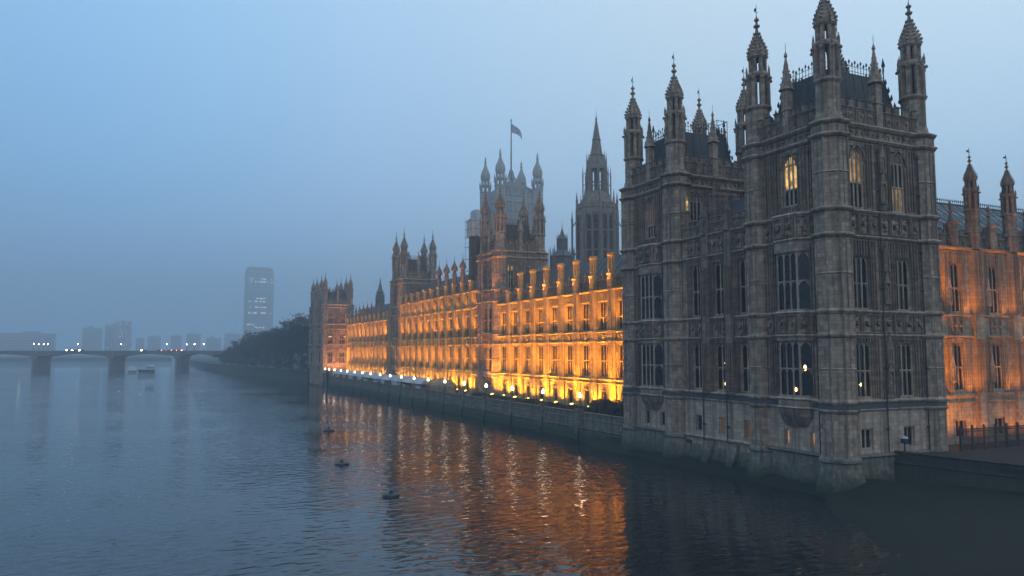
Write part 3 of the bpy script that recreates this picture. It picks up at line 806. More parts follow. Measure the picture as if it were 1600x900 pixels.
for y in (68.9, 73.1):
    for a, b_, w_ in ((8.9, 29.9, .62),):
        cv.box(T, y - w_, y + w_, 0, .45, a, b_ - 2); cv.box(T, y - w_ * .7, y + w_ * .7, 0, .42, b_ - 2, b_)
        for z in (9.2, 18.2): 
            T2 = FE(X0 - .15); cv.ribs(T2, y - .5, y + .5, z, z + 5.6, .33)
        cv.lathe(X0 - .1, y, [(.5, 27.9), (.42, 30), (.55, 30.1), (.1, 31.6), (.02, 32.2)], n=4, rot=pi / 4)
for y in (66.75, 71.0, 75.25):
    panel_band(cv, T, y - 1.45, y + 1.45, 15.6, 17.55, 2, 0, 9); panel_band(cv, T, y - 1.45, y + 1.45, 25.6, 27.6, 2, 0, 9)
    for a, b_ in ((9.1, 15.2), (18, 25)):
        cv.ribs(T, y - 1.5, y - 1.0, a, b_, .3); cv.ribs(T, y + 1.0, y + 1.5, a, b_, .3)
    cv.ribs(T, y - .95, y + .95, 24.45, 25.1, .35); cv.ribs(T, y - .95, y + .95, 14.72, 15.2, .35)
    wl.box(T, y - 1.3, y + 1.3, -.4, .05, 2.4, 3.4)
parapet(pa, T, ya + .6, yb - .6, 28.05, 29.85)
wl.build('wall', [M['stone'], M['ashlar']], lk); st.build('string_course', M['trim'], lk); cv.build('carved_band', M['carved'], lk); pa.build('parapet', M['carved'], lk)
lf = MB(); lf.loft([[T(u, v, z) for v, z in ((-.02, 8.22), (.24, 8.22), (.06, 8.7), (-.02, 8.7))] for u in (ya + .6, yb - .6)]); lf.build('lead_flashing', M['lead_dark'], lk)
for u in (69.75, 73.95):
    dp = MB(); c_ = T(u, .3, 0); dp.lathe(c_[0], c_[1], [(.075, 3.0), (.075, 27.5)], n=6)
    for z in (5, 11, 20, 26): dp.box(T, u - .14, u + .14, .1, .4, z, z + .2)
    dp.build('drainpipe', M['iron'], lk)
rf = MB()
rf.loft([[(61.2, ya, 28.2), (61.2, yb, 28.2)][0:1] + [(61.2, yb, 28.2), (66.5, yb, 33.0), (66.5, ya, 33.0)]] + [[(72, ya, 28.2), (72, yb, 28.2), (66.51, yb, 33.0), (66.51, ya, 33.0)]])
rf.box(ID, 61.2, 73.5, 65.2, 78.6, 27.6, 28.1)
rf.box(ID, 73.2, 73.5, 65.1, 78.8, 3.5, 28)
rfo = rf.build('roof', M['slate'], lk)
ch = MB()
ch.box(ID, 63.0, 64.4, 74.6, 75.6, 28, 33.5); ch.box(ID, 62.9, 64.5, 74.5, 75.7, 33.4, 33.8)
for q in (63.25, 63.75, 64.2): ch.lathe(q, 75.1, [(.16, 33.8), (.13, 34.7), (.18, 34.8)], n=8)
ch.build('chimney', M['carved'], rfo)

# river plinth under the pavilion: battered feet below each turret
pl = MB()
def batter(T, u0, u1, zt, zb, p):
    pl.loft([[T(u, v, z) for v, z in ((-.2, zb), (p, zb), (p * .55, (zt + zb) / 2 + .3), (.22, zt), (-.2, zt))] for u in (u0, u1)])
T = FE(X0); TN = FN(53.7)
batter(T, 53.7, 65.4, 3.4, .2, .5); batter(T, 78.4, 90.2, 3.4, .2, .5); batter(FE(X0 + .3), 65.4, 78.4, 2.5, .2, .6)
for y in (54.6, 64.3, 79.6, 89.3):
    pl.lathe(60.88, y, [(2.55, .1), (2.25, 1.6), (1.95, 2.7), (1.9, 3.0), (2.12, 3.15), (2.12, 3.4), (1.75, 3.75)])
for y in (68.9, 73.1):
    pl.loft([[(60.5, y - .5, .4), (59.2, y - .5, .4), (59.2, y + .5, .4), (60.5, y + .5, .4)], [(60.5, y - .9, 3.2), (59.9, y - .9, 3.2), (59.9, y + .9, 3.2), (60.5, y + .9, 3.2)]])
batter(TN, 60.6, 74.5, 3.4, .6, .6)
pl.course(T, 53.9, 65.2, 3.35, 3.75, .62); pl.course(T, 78.6, 90, 3.35, 3.75, .62); pl.course(TN, 61.5, 74.4, 3.35, 3.75, .55)
tag(pl.build('river_plinth', M['base']), 'pale battered stone footing with green algae under the dark towers', 'footing')

# ------------------------------------------------------------------ garden front to the right of the near tower
gr = thing('north_range', 'stone range with pale slate roof right of the tallest tower, washed orange at its corner', 'building', (90, 60, 3.55), 'palace buildings')
T = FN(56.3); wl, st, cv, pa = MB(), Courses(), MB(), MB()
ops = []
XS = [78.1 + 3.42 * k for k in range(10)]
for k, x in enumerate(XS):
    if k % 2 == 1:
        for a, h in ((9.4, 5.3), (18.2, 5.6)):
            ops.append((x - 1.1, x + 1.1, a, a + h)); window(gr, (x, 56.3, a), RZ_N, 2.2, h, 3, (h * .5,), False, 'rangestone')
        ops.append((x - .9, x + .9, 4.2, 6.2)); window(gr, (x, 56.3, 4.2), RZ_N, 1.8, 2.0, 2, (), False, 'rangestone')
    else:
        for a, h in ((9.4, 5.3), (18.2, 5.6)):
            ops.append((x + 1.0, x + 1.5, a, a + h)); window(gr, (x + 1.25, 56.3, a), RZ_N, .5, h, 1, (h * .5,), False, 'rangestone')
wl.wall(T, 74.2, 112, 3.4, 25.6, ops)
for z, h, p in ((8.05, .35, .22), (8.85, .4, .3), (15.5, .36, .28), (17.85, .36, .28), (25.5, .5, .5)): st.course(T, 74.4, 112, z - h / 2, z + h / 2, p)
for k, x in enumerate(XS):
    if k % 2 == 0:
        if k:
            cv.box(T, x - .75, x + .75, 0, .55, 3.5, 25.4)
            for a, b_ in ((9.2, 15.2), (18.1, 25.2)): cv.ribs(FN(55.75), x - .6, x + .6, a, b_, .4)
        statue_niche(cv, T, x + 2.15, 19, 20.8); statue_niche(cv, T, x + 2.15, 10.3, 12.1)
    else:
        panel_band(cv, T, x - 1.0, x + 1.0, 15.7, 17.6, 2, 0, 8)
        cv.ribs(T, x - 1.0, x + 1.0, 14.8, 15.3, .4); cv.ribs(T, x - 1.0, x + 1.0, 23.9, 25.2, .4)
        for s_ in (-1, 1):
            for a, b_ in ((9.2, 15.2), (18.1, 25.2)): cv.ribs(T, x + s_ * 1.5 - .3, x + s_ * 1.5 + .3, a, b_, .3)
parapet(pa, T, 74.6, 112, 25.75, 27.6)
wl.build('wall', M['rangestone'], gr); st.build('string_course', M['rangestone'], gr); cv.build('carved_band', M['rangestone'], gr); pa.build('parapet', M['carved'], gr)
tp = turret_mb(27.4, 27.4, 0.6, (), .8).mesh('turret', M['carved']); tv = vane_mb(27.4, .6).mesh('weather_vane', M['iron'])
ps = MB(); ps.box(ID, -.55, .55, -.5, .5, 25.6, 28.3); ps.course(lambda u, v, z: (u, -v - .5, z), -.6, .6, 28.2, 28.6, .15)
ps.lathe(0, 0, [(.5, 28.3), (.15, 29.0), (.12, 29.4), (.3, 29.6), (.14, 29.8), (.12, 30.2), (.26, 30.4), (.02, 30.9)], n=8)
psm = ps.mesh('pinnacle', M['carved'])
for k, x in enumerate(XS):
    if k % 2 == 0 and k: 
        sh = MB(); 
        o = place(tp, 'turret', gr, (x, 56.1, 0)); v = bpy.data.objects.new('weather_vane', tv); COL.objects.link(v); v.parent = o
    else: place(psm, 'pinnacle', gr, (x - .3, 56.2, 0))
for k, x in enumerate(XS):
    if k % 2 == 0 and k:
        pbs = MB(); pbs.lathe(x, 56.1, [(.85, 25.5), (.8, 27.5)]); pbs.build('turret_base', M['carved'], gr)
rf = MB(); rf.poly([(74, 57, 26.5), (112, 57, 26.5), (112, 63, 32.4), (74, 63, 32.4)]); rf.poly([(74, 69, 26.5), (112, 69, 26.5), (112, 63.01, 32.4), (74, 63.01, 32.4)])
rf.poly([(112, 57, 3.5), (112, 69, 3.5), (112, 69, 26.5), (112, 63, 32.4), (112, 57, 26.5)])
rp = MB()
for k in range(26):                                    # standing seams and diagonal slates
    a = 74 + k * 1.5
    rf.tube([(a, 57, 26.6), (a, 63, 32.45)], .05, 4)
    for s_ in (-1, 1): rf.tube([(a, 57, 26.58), (a + s_ * 3.0, 60, 29.5)], .035, 4)
    for s_ in (-1, 1): rf.tube([(a, 60, 29.53), (a + s_ * 3.0, 63, 32.45)], .035, 4)
ro = rf.build('roof', M['paleslate'], gr)
cr_ = MB(); cr_.box(ID, 74, 112, 62.95, 63.05, 32.35, 32.6)
for k in range(95):
    a = 74 + k * .4; cr_.lathe(a, 63, [(.035, 32.5), (.03, 32.85), (.1, 32.95), (.01, 33.2)], n=4)
cr_.build('cresting', M['iron'], ro)

# ------------------------------------------------------------------ river front wings
BAY = 5.95
def wing(name, label, x0, y0, y1, centers, extra=False, stone='wing', turrets=(), spires=(), piers=True, upper=True, detail=True, zr=32.6, roof_x=16):
    """long river front: buttressed bays, three storeys (four in the middle), panelled bands, parapet piers"""
    t = thing(name, label, 'palace wing', (x0 + 6, (y0 + y1) / 2, 3.6), 'palace buildings')
    T = FE(x0); wl, st, cv, pa = MB(), Courses(), MB(), MB()
    ztop = 28.5 if extra else 24.3
    rows = [(4.0, 2.9, 1.5, 1, ()), (9.35, 5.6, 2.8, 3, (.5,)), (17.4, 5.0, 2.8, 3, (.45,))]
    if extra: rows.append((24.9, 2.9, 2.5, 3, ()))
    ops = []
    lastb = None
    for y in centers:
        for a, h, w, l, tr in rows:
            ops.append((y - w / 2, y + w / 2, a, a + h))
            window(t, (x0, y, a), RZ_E, w, h, l, tuple(h * q for q in tr), False, stone)
    wl.wall(T, y0, y1, 3.4, ztop, ops, 0.34)
    for z, h, p in ((8.3, .35, .3), (8.95, .4, .45), (15.45, .36, .3), (17.15, .36, .35), (22.55, .2, .12), (24.35, .5, .55)):
        st.course(T, y0, y1, z - h / 2, z + h / 2, p)
    if extra: st.course(T, y0, y1, 28.2, 28.75, .5)
    wl.poly([T(y0, 0, 3.4), T(y0, -12, 3.4), T(y0, -12, ztop), T(y0, 0, ztop)]); wl.poly([T(y1, 0, 3.4), T(y1, -12, 3.4), T(y1, -12, ztop), T(y1, 0, ztop)])
    rn = random.Random(5)
    for y in centers:
        # carved heads, royal arms band and little canopies
        cv.carve(T, y - 1.2, y + 1.2, 15.7, 16.95, 26, .3, 0, 0, rn)
        for k in range(4):
            a = y - 1.15 + k * .6
            cv.frame(T, a, a + .55, 22.75, 24.0, .14, .09)
            cv.carve(T, a + .08, a + .47, 22.9, 23.9, 2, .12, 0, 0, rn)
        cv.box(T, y - .75, y + .75, 0, .5, 7.0, 7.25)           # hood over the terrace window
        for s_ in (-1, 1):
            for a, b_ in ((9.3, 15.2), (17.4, 24.0)):
                cv.box(T, y + s_ * 1.56 - .1, y + s_ * 1.56 + .1, 0, .2, a, b_)
                cv.box(T, y + s_ * 1.8 - .05, y + s_ * 1.8 + .05, 0, .12, a, b_)
            if extra: cv.box(T, y + s_ * 1.3 - .1, y + s_ * 1.3 + .1, 0, .2, 24.8, 28.1)
    bt = MB()
    chm = lambda u, w, v1, z0, z1, mbx: mbx.loft([[T(u - w, -.05, z), T(u - w, v1 * .45, z), T(u - w * .6, v1, z), T(u + w * .6, v1, z), T(u + w, v1 * .45, z), T(u + w, -.05, z)] for z in (z0, z1)])
    chm(0, 1.0, .6, 3.5, ztop, bt)
    for z in (8.3, 8.95, 15.45, 17.15, 24.35) + ((28.4,) if extra else ()):
        chm(0, 1.12, .8, z - .2, z + .18, bt)
    for a, b_ in ((9.3, 15.2), (17.4, 24.0)):
        for u in (-.5, 0, .5): bt.box(T, u - .05, u + .05, .59, .68, a, b_)
        bt.box(T, -.6, .6, .59, .7, (a + b_) / 2 - .1, (a + b_) / 2 + .08)
    bt.v = [(x, y, z) for x, y, z in bt.v]
    bmesh_ = bt.mesh('buttress', M[stone])
    mids = [c + BAY / 2 for c in centers]; mids = [centers[0] - BAY / 2] + mids
    mids = [m_ for m_ in mids if y0 + .3 < m_ < y1 - .3]
    for m_ in mids:
        o = place(bmesh_, 'buttress', t, (0, m_, 0)); o.location = Vector((0, m_, 0)) - world_loc(t)
    zp = ztop + .35
    pa.box(T, y0, y1, -.4, 0, zp - .2, zp + 1.5)
    pa.course(T, y0, y1, zp + 1.45, zp + 1.75, .15)
    for c in centers:
        for k in range(4): pa.frame(T, c - 1.8 + k * .92, c - .95 + k * .92, zp + .1, zp + 1.4, .1, .1)
        for k in range(3): pa.box(T, c - 1.6 + k * 1.25, c - .9 + k * 1.25, -.4, 0, zp + 1.7, zp + 2.25)
        pa.lathe(x0, c, [(.3, zp + 1.6), (.26, zp + 2.6), (.4, zp + 2.7), (.08, zp + 3.4)], n=4, rot=pi / 4)
    pr = MB(); pr.box(ID, x0 - .72, x0 + .3, -.62, .62, zp - .2, zp + 2.35); pr.course(lambda u, v, z: (x0 - .72 - v, u, z), -.7, .7, zp + 2.2, zp + 2.6, .16)
    for k in (-.3, .3): pr.box(ID, x0 - .8, x0 - .7, k - .2, k + .2, zp + .2, zp + 1.9)
    prm = pr.mesh('parapet_pier', M[stone])
    tm = MB()                                              # flat-topped octagonal turret
    zz = zp + 2.3
    tm.lathe(0, 0, [(.62, zz), (.56, zz + .3), (.56, zz + .9)])
    for j in range(8):
        a = pi / 8 + j * pi / 4; tm.lathe(.52 * cos(a), .52 * sin(a), [(.13, zz + .8), (.13, zz + 3.0)], n=4, rot=a)
    tm.lathe(0, 0, [(.36, zz + .8), (.36, zz + 3.0)])
    tm.lathe(0, 0, [(.56, zz + 2.7), (.62, zz + 2.95), (.82, zz + 3.3), (.8, zz + 3.55), (.5, zz + 3.7)])
    tmm = tm.mesh('turret', M[stone])
    sp = MB()
    sp.lathe(0, 0, [(.7, zz), (.6, zz + .4), (.6, zz + 2.2), (.72, zz + 2.4), (.62, zz + 2.6), (.5, zz + 2.7), (.5, zz + 3.5), (.85, zz + 3.75), (.9, zz + 4.1), (.75, zz + 4.7), (.4, zz + 5.3), (.2, zz + 5.7), (.25, zz + 5.85), (.06, zz + 6.2), (.03, zz + 7.6)])
    spm = sp.mesh('turret', M['carved'])
    for m_ in mids:
        if piers: place(prm, 'parapet_pier', t, (0, m_, 0)).location = Vector((0, m_, 0)) - world_loc(t)
        if any(abs(m_ - q) < 2.5 for q in turrets): place(tmm, 'turret', t, (x0 - .2, m_, 0))
        if any(abs(m_ - q) < 2.5 for q in spires): place(spm, 'turret', t, (x0 - .2, m_, 0))
    rf = MB(); zs = ztop + .6
    rf.loft([[(x0 + .5, y, zs), (x0 + 5.5, y, zr), (x0 + roof_x - 6, y, zr), (x0 + roof_x, y, zs)] for y in (y0, y1)])
    for k in range(int((y1 - y0) / 2)):
        y = y0 + 1 + k * 2; rf.tube([(x0 + .5, y, zs + .05), (x0 + 5.5, y, zr + .05)], .06, 4)
    wl.build('wall', M[stone], t); st.build('string_course', M[stone], t); cv.build('carved_band', M[stone], t)
    pa.build('parapet', M['carved'], t); rf.build('roof', M['slate'], t)
    return t

C1 = [106.46 + BAY * k for k in range(-2, 9)]
C2 = [170.2 + BAY * k for k in range(11)]
C3 = [249.6 + BAY * k for k in range(10)]
XW = 70.0
w1 = wing('river_wing', 'floodlit orange wing nearest the dark towers, topped by flat lit chimney turrets', XW, 90.1, 157.0, C1,
          turrets=[109.8, 116.1, 121.9, 127.8, 133.9, 139.9, 145.8], zr=31.2)
w2 = wing('river_wing', 'floodlit central range one storey taller, between the two turreted river towers', XW, 168.0, 233.0, C2, extra=True,
          spires=[179.3, 185.3, 191.6, 197.7], zr=34.5)
w3 = wing('river_wing', 'farthest and smallest floodlit wing, beyond the second turreted river tower', XW, 243.5, 309.0, C3, spires=[], zr=31)
mids3 = [c + BAY / 2 for c in C3]
# slender pinnacles along the far wing
pm3 = pinnacle_mb(26.2, 31.5, .7).mesh('pinnacle', M['carved'])
for y in mids3[1:]: place(pm3, 'pinnacle', w3, (XW, y, 0))

t1 = pav_tower('river_tower', 'turreted tower rising between the near floodlit wing and the taller central range', XW - .1, 157.3, 12.0, 10.4, zt=36.7, base=False, z_from=3.5,
               attic_e='glass', attic_n=('glass', 'glass'), north='none', stone='stone')
for x in (72.4, 73.3): window(t1, (x, 156.88, 32.2), RZ_N, .6, 1.3, 1, (), True, 'wing', 'litpane')
t2 = pav_tower('river_tower', 'smaller-looking turreted tower at the far end of the taller central range', XW - .1, 232.6, 11.4, 10.6, base=False, z_from=3.5,
               attic_e='glass', attic_n=('glass', 'glass'), north='none', stone='stone')
LF = (8.05, 8.85, 14.4, 16.5, 22.8, 24.8, 31.4, 32.6)
fp = pav_tower('pavilion_tower', 'hazy turreted end tower where the floodlit front stops, facing the bridge', X0, 308.2, 12.0, 9.6, topsc=.8, base=False, z_from=.3, lv=LF,
               attic_e='glass', attic_n=('glass', 'glass'), stone='stone')
fp2 = pav_tower('pavilion_tower', 'outermost hazy turreted tower at the far end of the palace, beside the trees', X0, 326.0, 12.0, 10.0, topsc=.8, base=False, z_from=.3, lv=LF,
                attic_e='glass', attic_n=('glass', 'glass'), stone='stone')
mb = MB(); mb.wall(FE(X0 + .3), 317.6, 326.2, .3, 26, ()); mb.box(ID, 60.4, 72, 317.7, 326.1, 25.5, 26)
for y in (319, 321.8, 324.6):
    mb.box(FE(X0 + .3), y - .9, y - .7, 0, .2, 4, 26); mb.box(FE(X0 + .3), y + .7, y + .9, 0, .2, 4, 26)
for z in LF[:6]: mb.course(FE(X0 + .3), 317.6, 326.2, z - .2, z + .2, .3)
tag(mb.build('pavilion_link', M['wing']), 'hazy recessed wall between the two far end towers', 'building', 'palace buildings')
for nm, cx in (('lit', (63.2, 68.0)),):
    pass
for x, z, w in ((62.9, 19.7, 1.7), (68.9, 19.7, .9)):
    window(fp, (x, 307.78, z - .4), RZ_N, w, .8, 1, (), False, 'wing', 'litpane')

# ------------------------------------------------------------------ towers standing behind
vt = thing('great_square_tower', 'huge pale square tower fading in the fog, flying a flag between onion-capped turrets', 'tower', (143.8, 309, 3.6), 'palace buildings')
wl, rb = MB(), MB()
vx0, vx1, vy0, vy1 = 134.6, 153.0, 300.6, 317.4
wl.box(ID, vx0, vx1, vy0, vy1, 3.5, 83)
for T, a, b_ in ((FN(vy0), vx0, vx1), (FE(vx0), vy0, vy1)):
    for z in (34, 46, 58, 62, 76, 80, 83): rb.course(T, a, b_, z - .4, z + .4, .5)
    for k in range(4):
        u = a + (b_ - a) * k / 3; rb.box(T, u - .5, u + .5, 0, .5, 30, 83)
    for k in range(3):
        u = a + (b_ - a) * (k + .5) / 3
        for (z0_, z1_) in ((48, 57), (63, 75)):
            rb.ribs(T, u - 1.7, u + 1.7, z0_, z1_, .85, .3, .25)
        for j in range(4): rb.frame(T, u - 2.4 + j * 1.2, u - 1.3 + j * 1.2, 58.8, 61.3, .25, .2); rb.frame(T, u - 2.4 + j * 1.2, u - 1.3 + j * 1.2, 76.8, 79.4, .25, .2)
    for k in range(9):
        u = a + 2 + (b_ - a - 4) * k / 8; rb.box(T, u - .5, u + .5, -.6, 0, 83, 86 - (k % 2) * 1.2)
wl.build('wall', M['greystone'], vt); rb.build('carved_band', M['greystone'], vt)
vtm = MB()
vtm.lathe(0, 0, [(2.5, 3.5), (2.5, 86), (2.8, 86.4), (2.3, 87)])
for j in range(8):
    a = pi / 8 + j * pi / 4
    vtm.lathe(2.1 * cos(a), 2.1 * sin(a), [(.4, 86.5), (.4, 89.5)], n=4, rot=a); vtm.lathe(1.6 * cos(a), 1.6 * sin(a), [(.3, 90), (.3, 92.6)], n=4, rot=a)
    vtm.lathe(2.5 * cos(a), 2.5 * sin(a), [(.3, 88), (.3, 90.3), (.05, 92)], n=4, rot=a)
vtm.lathe(0, 0, [(.6, 86.5), (.6, 92.5)])
vtm.lathe(0, 0, [(2.4, 89.3), (2.6, 89.8), (1.8, 90.4)]); vtm.lathe(0, 0, [(1.8, 92.2), (2.15, 92.8), (2.3, 94), (2.1, 95.3), (1.5, 96.8), (.8, 98.5), (.4, 100), (.7, 100.6), (.25, 101.2), (.5, 101.8), (.05, 103.4)])
vtme = vtm.mesh('turret', M['greystone'])
for x in (vx0, vx1):
    for y in (vy0, vy1): place(vtme, 'turret', vt, (x, y, 0))
rf = MB(); rf.lathe(143.8, 309, [(11.5, 83), (9.5, 87), (3.2, 90.5)], n=4, rot=pi / 4)
rf.build('roof', M['lead'], vt)
cw = MB()
for j in range(8):
    a = j * pi / 4
    cw.tube([(143.8 + 4 * cos(a), 309 + 4 * sin(a), 86), (143.8 + 3.4 * cos(a), 309 + 3.4 * sin(a), 90), (143.8 + 1.4 * cos(a), 309 + 1.4 * sin(a), 93), (143.8 + .6 * cos(a), 309 + .6 * sin(a), 96)], .35, 5)
    cw.lathe(143.8 + 7 * cos(a), 309 + 7 * sin(a), [(.35, 84), (.35, 90), (.05, 92.5)], n=4)
cw.build('crown', M['greystone'], vt)
pole = MB(); pole.lathe(143.8, 309, [(.45, 90), (.32, 105), (.2, 119.2), (.5, 119.6), (.05, 120.3)], n=8)
pole.build('flagpole', M['lead'], vt)
fl = MB()
nu, nv = 10, 6
def fpt(i, j):
    s_ = i / nu; w_ = j / nv
    return (143.9 + 5.2 * s_, 309 + .7 * sin(s_ * 6) , 118.2 - w_ * 4.2 * (1 - .35 * s_) - 4.6 * s_ ** 1.8)
for i in range(nu):
    for j in range(nv): fl.poly([fpt(i, j), fpt(i + 1, j), fpt(i + 1, j + 1), fpt(i, j + 1)])
fo = fl.build('flag', M['flagcloth']); tag(fo, 'limp dark flag hanging from the pole of the huge pale tower', 'flag')
vt.scale = (1.5, 1.5, 1.5); vt.location = (215.7, 463.5, -1.5)      # enlarged and set farther off, so the fog pales it
fo.scale = (1.5, 1.5, 1.5); fo.location = (0, 0, -6.9)
so = fo.modifiers.new('thick', 'SOLIDIFY'); so.thickness = .05

ct = thing('spired_tower', 'tall octagonal stone tower with a slender spire, behind the near floodlit wing', 'tower', (120.7, 197, 3.6), 'palace buildings')
cx, cy_ = 120.7, 197.0
bd, pn_, sr = MB(), MB(), MB()
bd.lathe(cx, cy_, [(6.3, 3.5), (6.3, 56.8), (6.6, 57.2), (5.9, 57.7), (4.1, 61.2), (3.7, 62.4)])
for j in range(8):
    a = pi / 8 + j * pi / 4; r = 6.25; b_ = j * pi / 4
    bd.lathe(cx + r * cos(a), cy_ + r * sin(a), [(.55, 30), (.5, 57)], n=4, rot=a + pi / 4)
    T = Face((cx + 5.82 * cos(b_), cy_ + 5.82 * sin(b_)), (-sin(b_), cos(b_)), (cos(b_), sin(b_)))
    for u in (-1.85, -.2, .2, 1.85): bd.box(T, u - .12, u + .12, 0, .4, 38, 55)
    for u in (-1.1, 1.1):
        pointed(bd, T, u - .8, u + .8, 55.2, 1.3, 0, .4)
    for z in (44, 50): bd.box(T, -2, 2, 0, .3, z - .2, z + .2)
    for k in range(5): bd.box(T, -2.2 + k, -1.7 + k, -.3, .1, 57.4, 58.6)
    for rr, za, zb, w_ in ((7.7, 34, 56.5, .3), (6.2, 56, 62.6, .34), (4.3, 59, 70.3, .2)):
        x, y = cx + rr * cos(a), cy_ + rr * sin(a)
        pn_.lathe(x, y, [(w_, za), (w_, zb - 3), (w_ * 1.4, zb - 2.9), (w_ * .8, zb - 2.4), (.04, zb)], n=4, rot=a)
    pn_.tube([(cx + 7.7 * cos(a), cy_ + 7.7 * sin(a), 51.5), (cx + 6.3 * cos(a), cy_ + 6.3 * sin(a), 53.5)], .25, 4)
    pn_.tube([(cx + 7.7 * cos(a), cy_ + 7.7 * sin(a), 42), (cx + 6.3 * cos(a), cy_ + 6.3 * sin(a), 44)], .25, 4)
    for z in (64.5, 68): pn_.tube([(cx + 4.3 * cos(a), cy_ + 4.3 * sin(a), z), (cx + 3.3 * cos(a), cy_ + 3.3 * sin(a), z + .4)], .14, 4)
    sr.lathe(cx + 2.9 * cos(a), cy_ + 2.9 * sin(a), [(.6, 61), (.5, 70)], n=4, rot=a + pi / 4)
    T2 = Face((cx + 2.68 * cos(b_), cy_ + 2.68 * sin(b_)), (-sin(b_), cos(b_)), (cos(b_), sin(b_)))
    pointed(sr, T2, -1.05, 1.05, 69.6, 1.4, -.2, .2); sr.box(T2, -.12, .12, -.2, .1, 61, 69); sr.box(T2, -1.3, 1.3, -.2, .1, 65, 65.35)
    sr.lathe(cx + 3.0 * cos(a), cy_ + 3.0 * sin(a), [(.26, 70), (.26, 72.5), (.03, 75)], n=4)
sr.lathe(cx, cy_, [(.9, 60), (.9, 70)])
sr.lathe(cx, cy_, [(3.2, 69.4), (3.25, 70.2), (2.7, 72.4), (2.2, 73.6), (2.4, 74.0), (1.9, 74.4)])
sr.lathe(cx, cy_, [(1.85, 74.2), (1.25, 78.6), (1.5, 78.9), (1.2, 79.2), (.22, 85.2), (.4, 85.5), (.1, 86), (.04, 88)])
for j in range(8):
    b_ = j * pi / 4; T = Face((cx + 5.82 * cos(b_), cy_ + 5.82 * sin(b_)), (-sin(b_), cos(b_)), (cos(b_), sin(b_)))
    for u in (-1.1, 1.1):
        wq = MB(); wq.box(T, u - .68, u + .68, .02, .1, 38.5, 54.5); wq.box(T, u - .06, u + .06, .1, .22, 38.5, 54.5); wq.build('window', M['glass'], ct)
bd.build('tower_body', M['spirestone'], ct); pn_.build('pinnacles', M['spirestone'], ct).name = 'pinnacle_ring'; sr.build('spire', M['spirestone'], ct)

vn = MB()
vx, vy = 93.6, 170.0
vn.lathe(vx, vy, [(3.0, 25), (3.0, 37.6), (3.3, 38), (2.6, 38.6), (1.5, 39.6), (1.25, 39.8), (1.25, 42.2), (1.5, 42.5), (1.1, 43.0), (.5, 44), (.25, 45), (.08, 45.4), (.04, 47)])
for j in range(8):
    a = pi / 8 + j * pi / 4
    vn.lathe(vx + 3.1 * cos(a), vy + 3.1 * sin(a), [(.2, 30), (.2, 39.5), (.02, 40.8)], n=4); vn.lathe(vx + 1.35 * cos(a), vy + 1.35 * sin(a), [(.12, 39.6), (.12, 43), (.02, 44)], n=4)
    vn.lathe(vx + 3.6 * cos(a), vy + 3.6 * sin(a), [(.12, 32), (.12, 38.8), (.02, 40)], n=4)
tag(vn.build('ventilator_turret', M['lead']), 'small dark stepped turret on the roofs, left of the spired tower', 'turret', 'palace buildings')
vn = MB(); vx, vy = 78.4, 290.0
vn.lathe(vx, vy, [(1.9, 24), (1.7, 33.5), (1.9, 34), (1.5, 34.5), (1.3, 36.5), (1.5, 36.9), (1.0, 37.6), (.6, 39.2), (.3, 40.5), (.04, 42.6)])
for j in range(8):
    a = j * pi / 4; vn.lathe(vx + 1.7 * cos(a), vy + 1.7 * sin(a), [(.15, 31), (.15, 35), (.02, 36.5)], n=4)
tag(vn.build('ventilator_turret', M['lead']), 'small dark pointed turret above the farthest floodlit wing', 'turret', 'palace buildings')

sc_ = thing('scaffolded_turret', 'dark turret with pale scaffold sheeting on top, beside the river tower', 'turret', (72.0, 176, 28), 'palace buildings')
c = MB(); c.lathe(72.3, 176, [(1.9, 26), (1.8, 43)]); 
for j in range(8):
    a = pi / 8 + j * pi / 4; c.lathe(72.3 + 1.85 * cos(a), 176 + 1.85 * sin(a), [(.18, 28), (.18, 43)], n=4)
c.build('tower_body', M['slate'], sc_)
c = MB()
c.box(ID, 70.2, 73.6, 174.3, 177.7, 42.6, 47.0); c.box(ID, 71.4, 74.0, 174.8, 177.9, 47.0, 49.4)
c.build('sheeting', M['sheet'], sc_)
c = MB()
for x in (70.0, 71.2, 72.5, 73.8):
    for y in (174.1, 177.9): c.tube([(x, y, 27), (x, y, 49 if x > 71 else 47.5)], .05, 4)
for z in (31, 34, 37, 40, 42.5, 44.5, 46.5):
    for y in (174.1, 177.9): c.tube([(69.6, y, z), (74.2, y, z)], .05, 4)
    c.tube([(70.0, 174, z), (70.0, 178, z)], .05, 4)
c.build('scaffold_poles', M['lead'], sc_)

cg = MB()                                              # tube cage round the chimney on the second tower's roof
for x in (70.1, 71.9):
    for y in (82.2, 84.0): cg.tube([(x, y, 41.5), (x, y, 46.2)], .05, 4)
for z in (43, 44.6, 46.1):
    cg.tube([(70.1, 82.2, z), (71.9, 82.2, z), (71.9, 84.0, z), (70.1, 84.0, z), (70.1, 82.2, z)], .05, 4)
cgo = thing('roof_scaffold', 'small tube scaffold cage round a chimney on the second dark tower roof', 'scaffold', (71, 83.1, 41.5))
cg.build('scaffold_poles', M['iron'], cgo)
c = MB(); c.box(ID, 70.5, 71.5, 82.6, 83.6, 40.5, 44.1); c.box(ID, 70.35, 71.65, 82.45, 83.75, 44.0, 44.4); c.lathe(71, 83.1, [(.3, 44.4), (.25, 45.1), (.33, 45.2)], n=8)
c.build('chimney', M['carved'], cgo)

